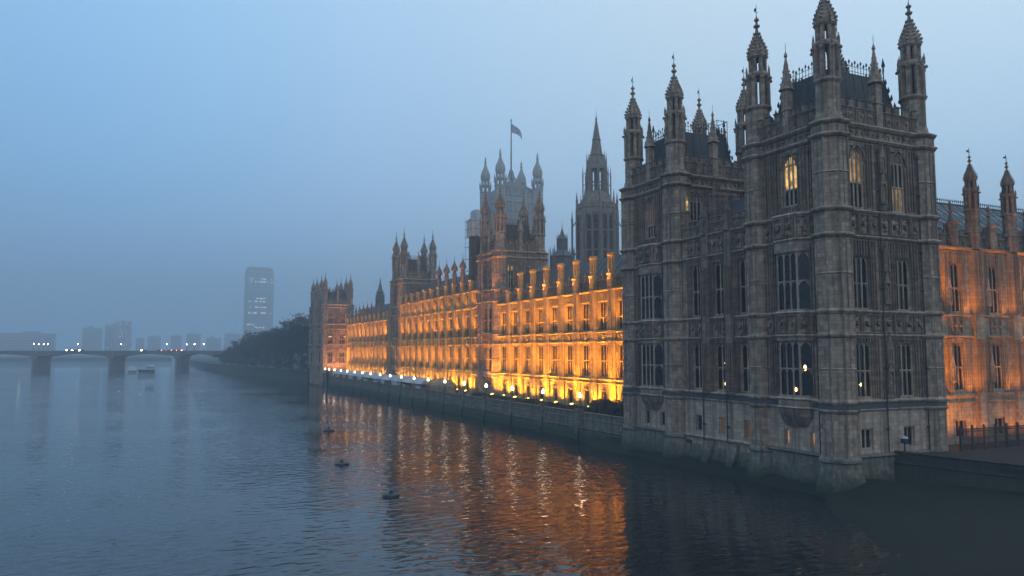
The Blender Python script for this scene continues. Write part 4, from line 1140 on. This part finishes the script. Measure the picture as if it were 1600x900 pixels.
# ------------------------------------------------------------------ terrace: wall, lamps, planting, marquees, floodlights
LY = [105.26, 117.95, 130.55, 143.12, 155.34, 167.57, 179.68, 191.01, 202.38, 213.41, 224.34, 235.52, 246.05, 256.55, 267.86, 278.01, 288.88, 298.85, 306.5]
tw = MB(); T = FE(61.0)
tw.loft([[T(u, v, z) for v, z in ((-.6, -.6), (.55, -.6), (.3, 2.4), (.3, 3.3), (-.6, 3.3))] for u in (90.0, 308.5)])
tw.box(T, 90, 308.5, -.25, .15, 3.3, 4.15); tw.course(T, 90, 308.5, 4.12, 4.4, .3); tw.course(T, 90, 308.5, 3.1, 3.45, .42); tw.course(T, 90, 308.5, 1.7, 2.0, .3, v=.25)
twt = thing('terrace_wall', 'long low river wall with weedy foot below the terrace lamps', 'wall', (61, 200, 0))
tw.build('wall', M['base'], twt)
pr = MB()
pr.loft([[T(u, v, z) for v, z in ((-.2, -.6), (1.0, -.6), (.75, 2.2), (.62, 3.0), (.62, 4.5), (-.2, 4.5))] for u in (-.55, .55)]); pr.box(T, -.7, .7, -.3, .75, 4.45, 4.75)
prm = pr.mesh('wall_pier', M['base'])
for y in LY: place(prm, 'wall_pier', twt, (0, y, 0)).location = Vector((0, y, 0)) - world_loc(twt)
pn = MB()
for k in range(155):
    y = 91 + k * 1.4
    if min(abs(y - q) for q in LY) > 1: pn.frame(T, y - .55, y + .55, 3.45, 4.1, .06, .1, 0, .15)
pn.build('panelling', M['base'], twt)
ORD = ['first', 'second', 'third', 'fourth', 'fifth', 'sixth', 'seventh', 'eighth', 'ninth', 'tenth', 'eleventh', 'twelfth', 'thirteenth', 'fourteenth', 'fifteenth', 'sixteenth', 'seventeenth', 'eighteenth', 'nineteenth', 'twentieth']
ORD += ['twenty-' + o for o in ORD[:9]] + ['thirtieth'] + ['thirty-' + o for o in ORD[:9]]
st_ = MB()
st_.lathe(0, 0, [(.22, 4.75), (.24, 4.95), (.1, 5.15), (.07, 5.4), (.1, 5.5), (.05, 5.7), (.045, 6.3), (.14, 6.4), (.14, 6.48)], n=8)
stm = st_.mesh('lamp_post', M['black'])
gl = MB(); gl.lathe(0, 0, [(.05, 6.46), (.2, 6.52), (.29, 6.68), (.31, 6.8), (.29, 6.94), (.2, 7.06), (.06, 7.12)], n=10, rot=0)
gl.lathe(0, 0, [(.06, 7.1), (.09, 7.16), (.02, 7.35)], n=6)
glm = gl.mesh('globe', M['globe'])
for k, y in enumerate(LY):
    t = thing('terrace_lamp', f'glowing white globe lamp on the river wall, {ORD[k]} counted from the dark towers', 'lamp', (61.0, y, 4.75), 'globe lamps on the terrace wall')
    place(stm, 'lamp_post', t, (61.0, y, 0)); place(glm, 'globe', t, (61.0, y, 0))
    if k % 2 == 0 or k < 6:
        pd = bpy.data.lights.new('globe_light', 'POINT'); pd.energy = 45; pd.color = (1, .8, .55); pd.shadow_soft_size = .35
        po = bpy.data.objects.new('globe_light', pd); COL.objects.link(po); po.parent = t; po.location = (0, 0, 2.9)

def foliage(mb, x0, x1, y0, y1, z0, z1, n, s, rnd, mi=0):
    for _ in range(n):
        u, v = rnd.uniform(-1, 1), rnd.uniform(-1, 1)
        x = (x0 + x1) / 2 + (x1 - x0) / 2 * u; y = (y0 + y1) / 2 + (y1 - y0) / 2 * v
        zt = z0 + (z1 - z0) * (1 - .55 * abs(u) ** 3) * (1 - .25 * abs(v) ** 6) * rnd.uniform(.82, 1.05)
        z = zt - abs(rnd.gauss(0, .45)) * (z1 - z0)
        z = max(z, z0 + .03)
        d = Vector((rnd.gauss(0, 1), rnd.gauss(0, 1), rnd.gauss(0, 1))).normalized(); e_ = d.orthogonal().normalized(); f = d.cross(e_)
        q = s * rnd.uniform(.6, 1.4); p = Vector((x, y, z))
        mb.poly([p - e_ * q, p + f * q * .5, p + e_ * q, p - f * q * .5], mi)
rh = random.Random(11)
segs = [(107, 114.6), (115.2, 122.8), (123.4, 131), (131.6, 139.2), (139.8, 147.4), (148, 156.6)]
for k, (a, b_) in enumerate(segs):
    h = MB(); foliage(h, 62.6, 64.8, a, b_, 3.6, 4.9 + rh.uniform(-.15, .25), 2200, .13, rh)
    for q in range(5): h.tube([(63.7, a + .6 + q * (b_ - a - 1.2) / 4, 3.5), (63.7, a + .6 + q * (b_ - a - 1.2) / 4, 4.5)], .06, 4)
    tag(h.build('terrace_hedge', M['hedge']), f'low dark clipped hedge on the terrace, {ORD[k]} run from the dark towers', 'hedge', 'terrace hedges')
h = MB(); foliage(h, 62.2, 66.0, 95.0, 106.4, 3.6, 6.3, 7000, .17, rh)
for q in range(7): h.tube([(64, 96 + q * 1.6, 3.5), (64.2, 96.2 + q * 1.6, 5.3)], .09, 5)
tag(h.build('rounded_bush', M['hedge']), 'big rounded dark bush on the terrace against the dark tower', 'bush')

def tent(name, label, xa, xb, ya, yb, ze, zr, nposts, m_, roundend=False):
    t = thing(name, label, 'marquee', ((xa + xb) / 2, (ya + yb) / 2, 3.6))
    r = MB(); xm = (xa + xb) / 2
    prof = lambda y, k: [(xa, y, ze), (xa + .5, y, ze + (zr - ze) * .42 * k), (xm, y, ze + (zr - ze) * k), (xb - .5, y, ze + (zr - ze) * .42 * k), (xb, y, ze)]
    if roundend:
        n = 8; cyy = (ya + yb) / 2
        rings = []
        for k in range(7):
            s_ = k / 6; rr = cos(s_ * pi / 2)
            rings.append([(xm + (xb - xa) / 2 * max(rr, .03) * cos(2 * pi * j / 24), cyy + (yb - ya) / 2 * max(rr, .03) * sin(2 * pi * j / 24), ze + (zr - ze) * sin(s_ * pi / 2)) for j in range(24)])
        r.loft(rings)
    else:
        n = nposts; ys = [ya + (yb - ya) * k / (n * 2) for k in range(n * 2 + 1)]
        r.loft([prof(y, 1.0 if k % 2 == 0 else .93) for k, y in enumerate(ys)])
    r.build('canopy', m_, t)
    w = MB()
    if roundend:
        for j in range(24):
            a0, a1 = 2 * pi * j / 24, 2 * pi * (j + 1) / 24
            p = lambda a, z: (xm + (xb - xa) / 2 * .97 * cos(a), (ya + yb) / 2 + (yb - ya) / 2 * .97 * sin(a), z)
            w.poly([p(a0, 3.7), p(a1, 3.7), p(a1, ze), p(a0, ze)])
    else:
        w.box(ID, xb - .15, xb - .1, ya, yb, 3.7, ze)
        for k in range(nposts):
            y0_ = ya + (yb - ya) * k / nposts
            if k % 3 != 1: w.box(ID, xa + .1, xa + .14, y0_ + .1, y0_ + (yb - ya) / nposts - .1, 3.7, ze - .05 - (.0 if k % 2 else .5))
    w.build('side_wall', m_, t)
    for k in range(nposts + 1):
        q = MB(); y = ya + (yb - ya) * k / nposts; q.tube([(xa + .05, y, 3.6), (xa + .05, y, ze)], .06, 5); q.build('tent_post', M['lead'], t)
    return t
tent('terrace_marquee', 'long pale grey marquee with pitched canvas roof along the far terrace', 62.3, 66.6, 189.5, 300, 5.3, 6.9, 16, M['canvas'])
tent('domed_tent', 'round-ended tan canvas tent at the near end of the long marquee', 62.2, 66.8, 170.5, 188.8, 5.2, 7.1, 4, M['tancanvas'], True)

# floodlights: one on the terrace at every bay, spots without fixtures on the ledges and terrace edge
hs = MB(); hs.box(ID, -.22, .22, -.32, .32, 3.6, 3.72); hs.box(ID, -.12, .16, -.34, .34, 3.72, 3.95)
hs.loft([[(-.2, -.36, 3.9), (.2, -.36, 4.05), (.2, .36, 4.05), (-.2, .36, 3.9)], [(-.26, -.42, 4.22), (.24, -.42, 4.42), (.24, .42, 4.42), (-.26, .42, 4.22)]])
hsm = hs.mesh('housing', M['iron'])
ln = MB(); ln.loft([[(-.25, -.4, 4.23), (.23, -.4, 4.43), (.23, .4, 4.43), (-.25, .4, 4.23)], [(-.23, -.38, 4.32), (.2, -.38, 4.5), (.2, .38, 4.5), (-.23, .38, 4.32)]])
lnm = ln.mesh('lens', M['floodlens'])
def spot(loc, target, power, size, blend, parent, col=(1, .355, .018), soft=.25):
    d = bpy.data.lights.new('flood_beam', 'SPOT'); d.energy = power * FLOOD; d.spot_size = radians(size); d.spot_blend = blend
    d.color = col; d.shadow_soft_size = soft
    o = bpy.data.objects.new('flood_beam', d); COL.objects.link(o)
    o.parent = parent; o.location = Vector(loc) - world_loc(parent)
    o.rotation_euler = (Vector(target) - Vector(loc)).to_track_quat('-Z', 'Y').to_euler()
    return o
rl = random.Random(3)
fk = 0
for wi, (cs, par, ex) in enumerate(((C1, w1, False), (C2, w2, True), (C3, w3, False))):
    for k, y in enumerate(cs):
        var = rl.choice((.45, .8, .9, 1.0, 1.1, 1.25, 1.5))
        yb = y + 1.9
        if wi == 0 and k < 1: continue
        t = thing('floodlight', f'squat yellow floodlight at the foot of the lit facade, {ORD[min(fk, 38)]} from the dark towers', 'floodlight', (67.9, yb, 3.6), 'terrace floodlights')
        fk += 1
        place(hsm, 'housing', t, (67.9, yb, 0)); place(lnm, 'lens', t, (67.9, yb, 0))
        spot((68.0, yb, 4.6), (XW + .3, yb - .2, 13), 430 * var, 140, .8, t, (1, .42, .025))
        far = (1.0, 1.2, 1.35)[wi]
        spot((XW - 1.3, y + .1, 9.3), (XW + .3, y, 15.6), 560 * rl.uniform(.8, 1.2) * far, 84, 1.0, par)
        spot((XW - 1.3, y + .1, 17.5), (XW + .3, y, 24.0), 560 * rl.uniform(.75, 1.25) * far, 84, 1.0, par)
        if k % 2 == 0: spot((64.6, y + 2.5, 4.4), (XW, y + 2.5, 17), 3000 * far, 100, 1.0, par)  # extra wash from the terrace edge, added without a lamp body
        if ex: spot((XW - 1.1, y + .1, 24.8), (XW + .4, y, 28), 120 * rl.uniform(.5, 1.5), 130, .8, par)
for y in (109.8, 116.1, 121.9, 127.8, 133.9, 139.9, 145.8):   # uplights without fixtures, out in front of the parapet, for the chimney turrets
    spot((XW - 2.2, y, 24.9), (XW - .2, y, 29.6), 190 * (1 if y < 137 else .5), 70, .7, w1, (1, .42, .12))
for y in (173, 179.3, 185.3, 191.6, 197.7, 203.6, 209.5, 215.5):
    spot((XW - 2.2, y, 28.9), (XW - .2, y, 33.5), 60, 70, .7, w2, (1, .45, .2))
spot((66.6, 158.2, 25), (70.0, 158.4, 36), 420, 50, .8, t1, (1, .42, .16))
spot((66.6, 233.4, 25), (70.0, 233.6, 36), 420, 50, .8, t2, (1, .42, .16))
spot((64.0, 302.5, 4.2), (66, 308.2, 18), 1500, 110, .9, fp, (1, .42, .14))
# corner lamps on the garden front; the weak middle two are added fill
for x, p in ((75.5, 1.5), (82.6, .16), (89.4, .14), (96.0, 1.2)):
    spot((x, 54.4, 8.9), (x + .6, 56.3, 14), 560 * p, 120, .8, gr, (1, .34, .018)); spot((x, 54.6, 17.6), (x + .4, 56.3, 22), 420 * p, 120, .8, gr, (1, .34, .018))
    spot((x + .4, 54.0, 4.6), (x + 1.0, 56.3, 7), 330 * p, 130, .8, gr, (1, .34, .018))

# lamps burning inside the rooms of the two dark towers
ch = MB(); ch.lathe(0, 0, [(.05, .34), (.13, .22), (.16, 0), (.12, -.18), (.04, -.3)], n=8)
chm_ = ch.mesh('room_lamp', M['lampwarm'])
def room_lamp(x, y, z, s, label):
    o = bpy.data.objects.new('room_lamp', chm_); COL.objects.link(o); o.location = (x, y, z); o.scale = (s, s, s)
    tag(o, label, 'lamp', 'lamps shining in the dark tower windows'); return o
room_lamp(60.55, 70.5, 12.4, 0.45, 'small bright lamp in the middle link window, just above the crossbar')
room_lamp(60.55, 70.5, 10.0, 0.65, 'tall bright lamp low in the middle link window')
room_lamp(60.55, 66.3, 12.3, 0.47, 'small bright lamp in the link window beside the tallest tower')
room_lamp(59.75, 57.6, 12.1, 0.95, 'largest golden lamp in the side light of the oriel')
room_lamp(59.35, 58.5, 9.9, 0.65, 'bright lamp low in the oriel front window')
room_lamp(63.3, 54.0, 10.5, 0.68, 'bright lamp low in the left window of the bridge side')
room_lamp(73.0, 78.4, 31.6, 0.45, 'tiny white lamp on the roofs between the two dark towers')

# ------------------------------------------------------------------ garden wall, fence and ledge lamp at lower right
gw = MB()
path = [(67.2, 53.4), (68.2, 47), (69.6, 40), (72.5, 30), (76, 20), (80, 8)]
for k in range(len(path) - 1):
    (a, b_), (c, d) = path[k], path[k + 1]; L_ = sqrt((c - a) ** 2 + (d - b_) ** 2); u = ((c - a) / L_, (d - b_) / L_); n_ = (u[1], -u[0])
    if n_[0] > 0: n_ = (-n_[0], -n_[1])
    T = Face((a, b_), u, n_)
    gw.loft([[T(q, v, z) for v, z in ((-.5, -.6), (.75, -.6), (.35, 2.6), (.35, 3.0), (-.5, 3.0))] for q in (0, L_ + .05)])
    gw.box(T, 0, L_, -.4, .15, 3.0, 3.75); gw.course(T, 0, L_, 3.7, 3.98, .32); gw.course(T, 0, L_, 2.6, 2.95, .5)
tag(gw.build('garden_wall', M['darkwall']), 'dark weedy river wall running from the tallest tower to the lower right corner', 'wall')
fn = thing('garden_fence', 'dark iron railing in the garden right of the tallest tower', 'fence', (82, 53, 3.55))
for k in range(12):
    p = MB(); x = 75.5 + k * 1.9; p.box(ID, x - .09, x + .09, 52.2, 52.38, 3.5, 5.9); p.lathe(x, 52.29, [(.12, 5.9), (.14, 6.0), (.02, 6.2)], n=4); p.build('fence_post', M['iron'], fn)
p = MB()
for z in (4.2, 4.75, 5.5, 5.75): p.box(ID, 75.5, 96.4, 52.26, 52.32, z - .05, z + .05)
for k in range(130): p.box(ID, 75.6 + k * .16, 75.63 + k * .16, 52.27, 52.31, 3.6, 5.7)
p.build('railing', M['iron'], fn)
sl = thing('ledge_lamp', 'small hooded lamp with white cap on the ledge of the tallest tower', 'lamp', (68.0, 53.0, 3.75))
p = MB(); p.lathe(68.0, 53.0, [(.1, 3.75), (.08, 4.6), (.12, 4.65)], n=6); p.build('lamp_post', M['black'], sl)
p = MB(); p.box(ID, 67.72, 68.28, 52.75, 53.2, 4.65, 5.15); p.build('housing', M['black'], sl)
p = MB(); p.lathe(68.0, 52.98, [(.38, 5.12), (.35, 5.22), (.22, 5.32), (.05, 5.38)], n=8); p.build('hood', M['canvas'], sl)

# ------------------------------------------------------------------ river furniture
def buoy(x, y, s, label):
    t = thing('mooring_buoy', label, 'buoy', (x, y, 0), 'dark mooring buoys')
    p = MB(); p.lathe(x, y, [(1.1 * s, -.25), (1.35 * s, 0), (1.3 * s, .28 * s), (.9 * s, .42 * s), (.3 * s, .46 * s)], n=16, rot=0); p.build('float', M['black'], t)
    p = MB(); p.lathe(x, y, [(.3 * s, .4 * s), (.26 * s, .75 * s), (.34 * s, .8 * s), (.1 * s, .95 * s)], n=8); p.tube([(x - .35 * s, y, .45 * s), (x, y, 1.0 * s), (x + .35 * s, y, .45 * s)], .05, 5); p.build('mooring_ring', M['iron'], t)
buoy(20.81, 71.97, .62, 'nearest flat black mooring buoy below the glittering reflection')
buoy(20.98, 94.15, .62, 'flat black mooring buoy in the middle of the three')
buoy(27.71, 134.89, .7, 'farthest small black mooring buoy at the start of the glitter')
for k, (x, y, lab) in enumerate(((56.5, 318, 'dark timber pile in the water before the far end towers'), (58.3, 289, 'dark timber pile close to the terrace wall near the far tower'))):
    p = MB(); p.lathe(x, y, [(.5, -.5), (.45, 6.5), (.3, 6.8)], n=8)
    for z in (1.2, 3.2): p.box(ID, x - .6, x + .6, y - .6, y + .6, z, z + .3)
    tag(p.build('mooring_pile', M['black']), lab, 'pile')

# white pleasure boat and pontoon before the bridge
bt = thing('passenger_boat', 'small white two-deck passenger boat moored before the bridge', 'boat', (-6.5, 572, 0))
p = MB()
hull = lambda z, g, t_: [(-11.4 + g, 572, z), (-9.5 + g * .5, 570.2 + g * .2, z), (-3, 569.9 + g * .2, z), (-.6 - g * .3, 570.4, z), (-.6 - g * .3, 573.6, z), (-3, 574.1 - g * .2, z), (-9.5 + g * .5, 573.8 - g * .2, z)]
p.loft([hull(-.2, .8, 0), hull(1.5, 0, 0)]); p.build('hull', M['black'], bt)
p = MB(); p.box(ID, -6.5, -.9, 570.6, 573.4, 1.5, 3.3); p.box(ID, -5.2, -1.1, 570.6, 573.4, 3.9, 4.9); p.box(ID, -6.6, -.8, 570.4, 573.6, 3.3, 3.5); p.build('cabin', M['white'], bt)
p = MB(); p.box(ID, -6.4, -1.0, 570.55, 573.45, 2.3, 2.9); p.build('window_band', M['glass'], bt)
pt = thing('river_pontoon', 'white railed pontoon left of the passenger boat', 'pontoon', (-14.3, 575.5, 0))
p = MB(); p.box(ID, -17, -11.8, 574, 577, 0, .7); p.build('deck', M['lead'], pt)
p = MB()
for x in (-17, -14.4, -11.8): p.box(ID, x - .12, x + .12, 574, 574.2, .7, 3.6)
for z in (1.6, 3.5): p.box(ID, -17, -11.8, 574, 574.15, z - .12, z + .12)
p.box(ID, -16.5, -12.2, 576.7, 576.9, .7, 3.2)
p.build('railing', M['white'], pt)

# ------------------------------------------------------------------ road bridge
br_o = thing('road_bridge', 'flat-arched road bridge on stone piers fading in the fog across the river', 'bridge', (-60, 615, 0))
bd_ = Vector((33.3 + 76.8, 572 - 623.3, 0)).normalized()  # runs across the river
bn = Vector((bd_.y, -bd_.x, 0))
B0 = Vector((33.3, 572, 0))
TB = Face((B0.x, B0.y), (-bd_.x, -bd_.y), (bn.x, bn.y))    # u from the right bank leftwards, v towards the viewer
piers_u = [-3, 22.2, 68.5, 122, 175, 222, 260]
dk = MB(); dk.box(TB, -30, 330, -16, 0, 12.0, 13.2); dk.build('deck', M['bridgepaint'], br_o)
pp = MB(); pp.box(TB, -30, 330, -.3, .3, 13.2, 14.3); pp.box(TB, -30, 330, -16.3, -15.7, 13.2, 14.3)
for k in range(120): pp.box(TB, -30 + k * 3, -29.7 + k * 3, .3, .42, 13.2, 14.3)
pp.build('parapet', M['bridgepaint'], br_o)
for k in range(1, len(piers_u)):
    a, b_ = piers_u[k - 1], piers_u[k]; ar = MB(); n = 12
    rise = [(a + (b_ - a) * j / n, 9.7 + 2.3 * (1 - (2 * j / n - 1) ** 2)) for j in range(n + 1)]
    for j in range(n):
        (u0, z0_), (u1, z1_) = rise[j], rise[j + 1]
        for v in (-16,):
            ar.loft([[TB(u0, v, z0_), TB(u0, -.1, z0_), TB(u0, -.1, 12.1), TB(u0, v, 12.1)], [TB(u1, v, z1_), TB(u1, -.1, z1_), TB(u1, -.1, 12.1), TB(u1, v, 12.1)]])
    ar.build('arch', M['bridgepaint'], br_o)
    q = MB(); q.loft([[TB(b_ - w, v, z) for v, w in ((-18, .6), (-15, 2.3), (-2, 2.3), (2.0, .6))] + [TB(b_ + w, v, z) for v, w in ((2.0, .6), (-2, 2.3), (-15, 2.3), (-18, .6))] for z in (-.6, 8.8)])
    q.box(TB, b_ - 2.3, b_ + 2.3, -16.8, .8, 8.8, 13.3); q.build('pier', M['bridgepaint'], br_o)
LAMPU = [4, 10.5, 16, 30, 62, 92, 113, 116, 119.5, 123, 150, 166]
for k, u in enumerate(LAMPU):
    p_ = TB(u, 0.0, 0)
    t = thing('bridge_lamp', f'distant street lamp on the road bridge, {ORD[k]} from the trees', 'street lamp', (p_[0], p_[1], 14.3), 'street lamps on the bridge')
    q = MB(); q.lathe(p_[0], p_[1], [(.15, 14.3), (.1, 18.6)], n=6); q.build('lamp_post', M['iron'], t)
    q = MB(); q.lathe(p_[0], p_[1], [(.1, 18.5), (.24, 18.75), (.26, 18.95), (.1, 19.15)], n=8); q.build('lamp_head', M['streetlit'], t)
def car(u, red, k):
    t = thing('car', f'{"car showing red tail lights" if red else "car with bright headlights"} on the bridge, {ORD[k]} from the trees', 'car', TB(u, -5, 13.2), 'cars crossing the bridge')
    q = MB()
    P = lambda pts, v0, v1: q.extr(TB, pts, v0, v1)
    P([(u - 2.1, 13.55), (u + 2.1, 13.55), (u + 2.2, 14.2), (u + 1.3, 14.4), (u + .8, 14.95), (u - 1.1, 14.95), (u - 1.7, 14.4), (u - 2.2, 14.3)], -6.6, -4.9)
    q.build('body', M['black'], t)
    for s_ in (-1.3, 1.3):
        for v in (-6.4, -5.1):
            w = MB(); c = TB(u + s_, v, 13.55)
            ring = [(u + s_ + .33 * cos(a * pi / 5), 13.55 + .33 * sin(a * pi / 5)) for a in range(10)]
            w.extr(TB, ring, v - .12, v + .12); w.build('wheel', M['iron'], t)
    for v in (-6.3, -5.0):
        w = MB(); c = TB(u + (2.2 if not red else -2.2), v, 14.9 if False else 14.55); w.lathe(c[0], c[1], [(.1, c[2] - .25), (.24, c[2]), (.1, c[2] + .25)], n=6); w.build('taillight' if red else 'headlight', M['taillight' if red else 'headlight'], t)
ck = 0
for u in (24, 27.5, 31, 34.5, 38): car(u, True, ck); ck += 1
for u in (48, 92, 97, 101, 160): car(u, False, ck); ck += 1

# ------------------------------------------------------------------ far side: office tower, blocks in the fog, trees on the embankment
ot = thing('office_tower', 'tall hazy office tower with rows of lit windows above the trees', 'building', (110, 952, 4.3))
q = MB()
fp_ = [(92.5, 956), (96, 949), (109, 946.5), (122, 949), (126.5, 956), (122, 966), (109, 968), (96, 966)]
q.loft([[(x, y, z) for x, y in fp_] for z in (4, 110)])
cxm = 109.5
sc2 = lambda k, z: [(cxm + (x - cxm) * k, 957 + (y - 957) * k, z) for x, y in fp_]
q.loft([sc2(.93, 110), sc2(.9, 114.5)])
q.build('tower_body', M['fogged_glass'], ot)
q = MB()
for k in range(31):
    z = 6 + k * 3.4
    q.loft([sc2(1.004, z), sc2(1.004, z + 1.3)])
q.build('floor_band', M['fogged_concrete'], ot)
ro_ = random.Random(8)
for z, us in ((99.6, ((.1, .25), (.42, .75), (.9, .96))), (96.2, ((.08, .2), (.3, .7), (.75, .8), (.9, .97))), (76.0, ((.3, .72),)), (72.5, ((.1, .2), (.3, .75))), (65.5, ((.1, .25), (.32, .72))), (58.8, ((.05, .3), (.3, .85), (.9, .95))), (44.9, ((.05, .35),)), (41.6, ((.3, .75),))):
    n = 30
    for j in range(n):
        s_ = (j + .5) / n
        if any(a < s_ < b_ for a, b_ in us) and ro_.random() > .3:
            x = 96 + 26.5 * s_; x = 93.5 + 32 * s_
            if x < 96: y = 956 + (949 - 956) * (x - 92.5) / 3.5
            elif x < 109: y = 949 - 2.5 * (x - 96) / 13
            elif x < 122: y = 946.5 + 2.5 * (x - 109) / 13
            else: y = 949 + 7 * (x - 122) / 4.5
            q = MB(); q.box(ID, x - .4, x + .4, y - .25, y - .05, z, z + 1.3); q.build('lit_window', M['officelit'], ot)

ot.scale = (1.85, 1.85, 1.85); ot.location = (203.5, 1761.2, -3.8)  # enlarged and moved farther out, behind a thicker veil of fog

def block(x0, x1, y0, y1, h, label, lit=0, seed=0, top=True):
    t = thing('city_block', label, 'building', ((x0 + x1) / 2, (y0 + y1) / 2, 4.5), 'hazy buildings beyond the bridge')
    q = MB(); q.box(ID, x0, x1, y0, y1, 4.4, h)
    q.build('wall', M['fogged_concrete'], t)
    r_ = random.Random(seed)
    if top:
        q = MB(); w = x1 - x0; a = x0 + w * r_.uniform(.2, .5); q.box(ID, a, a + w * .3, y0 + 3, y1 - 3, h, h + r_.uniform(2, 5)); q.box(ID, x0 + .3, x1 - .3, y0 + .3, y1 - .3, h, h + .9); q.build('roof_plant', M['fogged_concrete'], t)
    T = FN(y0); n = max(2, int((x1 - x0) / 4)); fl_ = max(1, int((h - 6) / 5))
    for j in range(fl_):
        z = 7 + j * 5
        q = MB(); q.box(T, x0 + 1, x1 - 1, 0, .08, z, z + 2.2); q.build('window_band', M['fogged_glass'], t)
        for i in range(n):
            if r_.random() < lit:
                u = x0 + (x1 - x0) * (i + .5) / n
                q = MB(); q.box(T, u - 1.2, u + 1.2, .1, .2, z + .2, z + 1.9); q.build('lit_window', M['officelit'], t)
D = [(-118, -76, 720, 740, 28, 'long low hazy block at the left edge of the photo', .02), (-71, -53, 905, 935, 38, 'plain hazy slab block left of the lit one beyond the bridge', .0),
     (-51, -40, 920, 950, 42, 'hazy block just behind the lit one beyond the bridge', .03), (-41, -25, 905, 930, 45, 'hazy block with many scattered lit windows beyond the bridge', .14),
     (-23, -14, 1000, 1020, 29, 'faint low block right of the many-windowed block', 0), (-11, 4, 1040, 1060, 32, 'faint flat-topped block in the middle of the far skyline', 0),
     (15, 27, 1020, 1050, 33, 'faint narrow block of the middle skyline', 0), (32, 48, 1000, 1030, 35, 'faint broad block beside the narrow one', 0),
     (55, 72, 1010, 1030, 30, 'faint low block left of the trees', 0), (78, 97, 1030, 1050, 36, 'faint block partly hidden by the trees', 0)]
for k, (a, b_, c, d, h, lab, lit) in enumerate(D):
    q_ = 2.2; block(a * q_, b_ * q_, c * q_, c * q_ + 25, 13.8 + (h - 13.8) * q_, lab, lit, k)  # blocks scaled up and pushed out together, deeper into the fog

ew = MB()
pth = [(60.6, 336), (58, 360), (54, 410), (47, 470), (41, 530), (36, 575), (34, 600), (30, 900)]
for (a, b_), (c, d) in zip(pth, pth[1:]):
    L_ = sqrt((c - a) ** 2 + (d - b_) ** 2); u = ((c - a) / L_, (d - b_) / L_); T = Face((a, b_), u, (-u[1], u[0]))
    ew.loft([[T(q, v, z) for v, z in ((-1.2, -.6), (.6, -.6), (.25, 3.5), (-1.2, 3.5))] for q in (0, L_)]); ew.box(T, 0, L_, -.4, .1, 3.5, 4.9); ew.course(T, 0, L_, 4.85, 5.1, .25)
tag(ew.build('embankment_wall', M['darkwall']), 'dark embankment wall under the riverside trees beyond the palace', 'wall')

def tree(x, y, h, r, label, seed):
    rn = random.Random(seed)
    t = thing('plane_tree', label, 'tree', (x, y, 4.3), 'dark trees on the embankment')
    tr, cr_ = MB(), MB(); clumps = []
    tr.tube([(x, y, 4), (x + .1, y, 4.3 + h * .25), (x + rn.uniform(-.5, .5), y, 4.3 + h * .55), (x + rn.uniform(-.8, .8), y + .3, 4.3 + h * .9)], [.55, .42, .3, .06], 7)
    for k in range(15):
        a = rn.uniform(0, 2 * pi); zb = 4.3 + h * rn.uniform(.2, .6); e_ = rn.uniform(.1, 1.0); l = r * rn.uniform(.6, 1.0) * cos(e_ * .9)
        tip = Vector((x + l * cos(a), y + l * sin(a), zb + (h * .42) * e_ + 1)); tip.z = min(tip.z, 4.3 + h)
        mid = Vector((x, y, zb)).lerp(tip, .5) + Vector((0, 0, .8))
        tr.tube([(x, y, zb), mid, tip], [.2, .12, .03], 5); clumps += [tip, mid]
        for q in range(3):
            t2 = tip.lerp(mid, rn.uniform(0, .6)) + Vector((rn.gauss(0, 1.6), rn.gauss(0, 1.6), rn.gauss(.6, 1.2))); tr.tube([mid, t2], [.06, .02], 3); clumps.append(t2)
    for q in range(46):
        a = rn.uniform(0, 2 * pi); l = r * sqrt(rn.random()) * 1.05; zq = rn.random(); clumps.append(Vector((x + l * cos(a) * (1 - .5 * zq), y + l * sin(a) * (1 - .5 * zq), 5.5 + (h - 1.5) * zq)))
    for c in clumps:
        rad = rn.uniform(1.0, 2.3)
        for q in range(34):
            d = Vector((rn.gauss(0, 1), rn.gauss(0, 1), rn.gauss(0, .8))) * rad * .55; p = c + d
            if p.z < 6: p.z = 6 + rn.uniform(0, 1.5)
            n_ = Vector((rn.gauss(0, 1), rn.gauss(0, 1), rn.gauss(0, 1))).normalized(); e_ = n_.orthogonal().normalized(); f = n_.cross(e_); s_ = rn.uniform(.25, .6)
            cr_.poly([p - e_ * s_, p + f * s_ * .55, p + e_ * s_, p - f * s_ * .55])
    tr.build('trunk', M['bark'], t); cr_.build('crown', M['leaf'], t)
TREES = [(68, 352, 27), (62, 366, 25), (73, 372, 27), (60, 388, 24), (70, 396, 23), (57, 410, 20), (66, 420, 22), (54, 434, 20), (63, 446, 21), (52, 460, 18), (60, 474, 20), (50, 490, 17), (57, 504, 18), (48, 522, 15), (55, 536, 16), (46, 552, 11), (52, 562, 12), (44, 580, 8), (76, 400, 25), (78, 430, 24)]
for k, (x, y, h) in enumerate(TREES):
    tree(x, y, h * 1.05, min(7.5, h * .36), f'dark dense riverside tree, {ORD[k]} of the row counted from the palace end', 100 + k)

# ------------------------------------------------------------------ fog
q = MB(); q.box(ID, -1450, 1450, -300, 2480, -5.5, 222)
hz = bpy.data.materials.new('fog'); hz.use_nodes = True
n_ = hz.node_tree; n_.nodes.clear()
o_ = n_.nodes.new('ShaderNodeOutputMaterial'); v_ = n_.nodes.new('ShaderNodeVolumePrincipled')
v_.inputs['Color'].default_value = (0.76, 0.87, 0.99, 1); v_.inputs['Density'].default_value = HAZE_DENSITY
v_.inputs['Anisotropy'].default_value = 0.0
n_.links.new(v_.outputs[0], o_.inputs['Volume'])
kind(q.build('haze', hz), 'stuff', 'blue dusk fog over the river', 'fog')
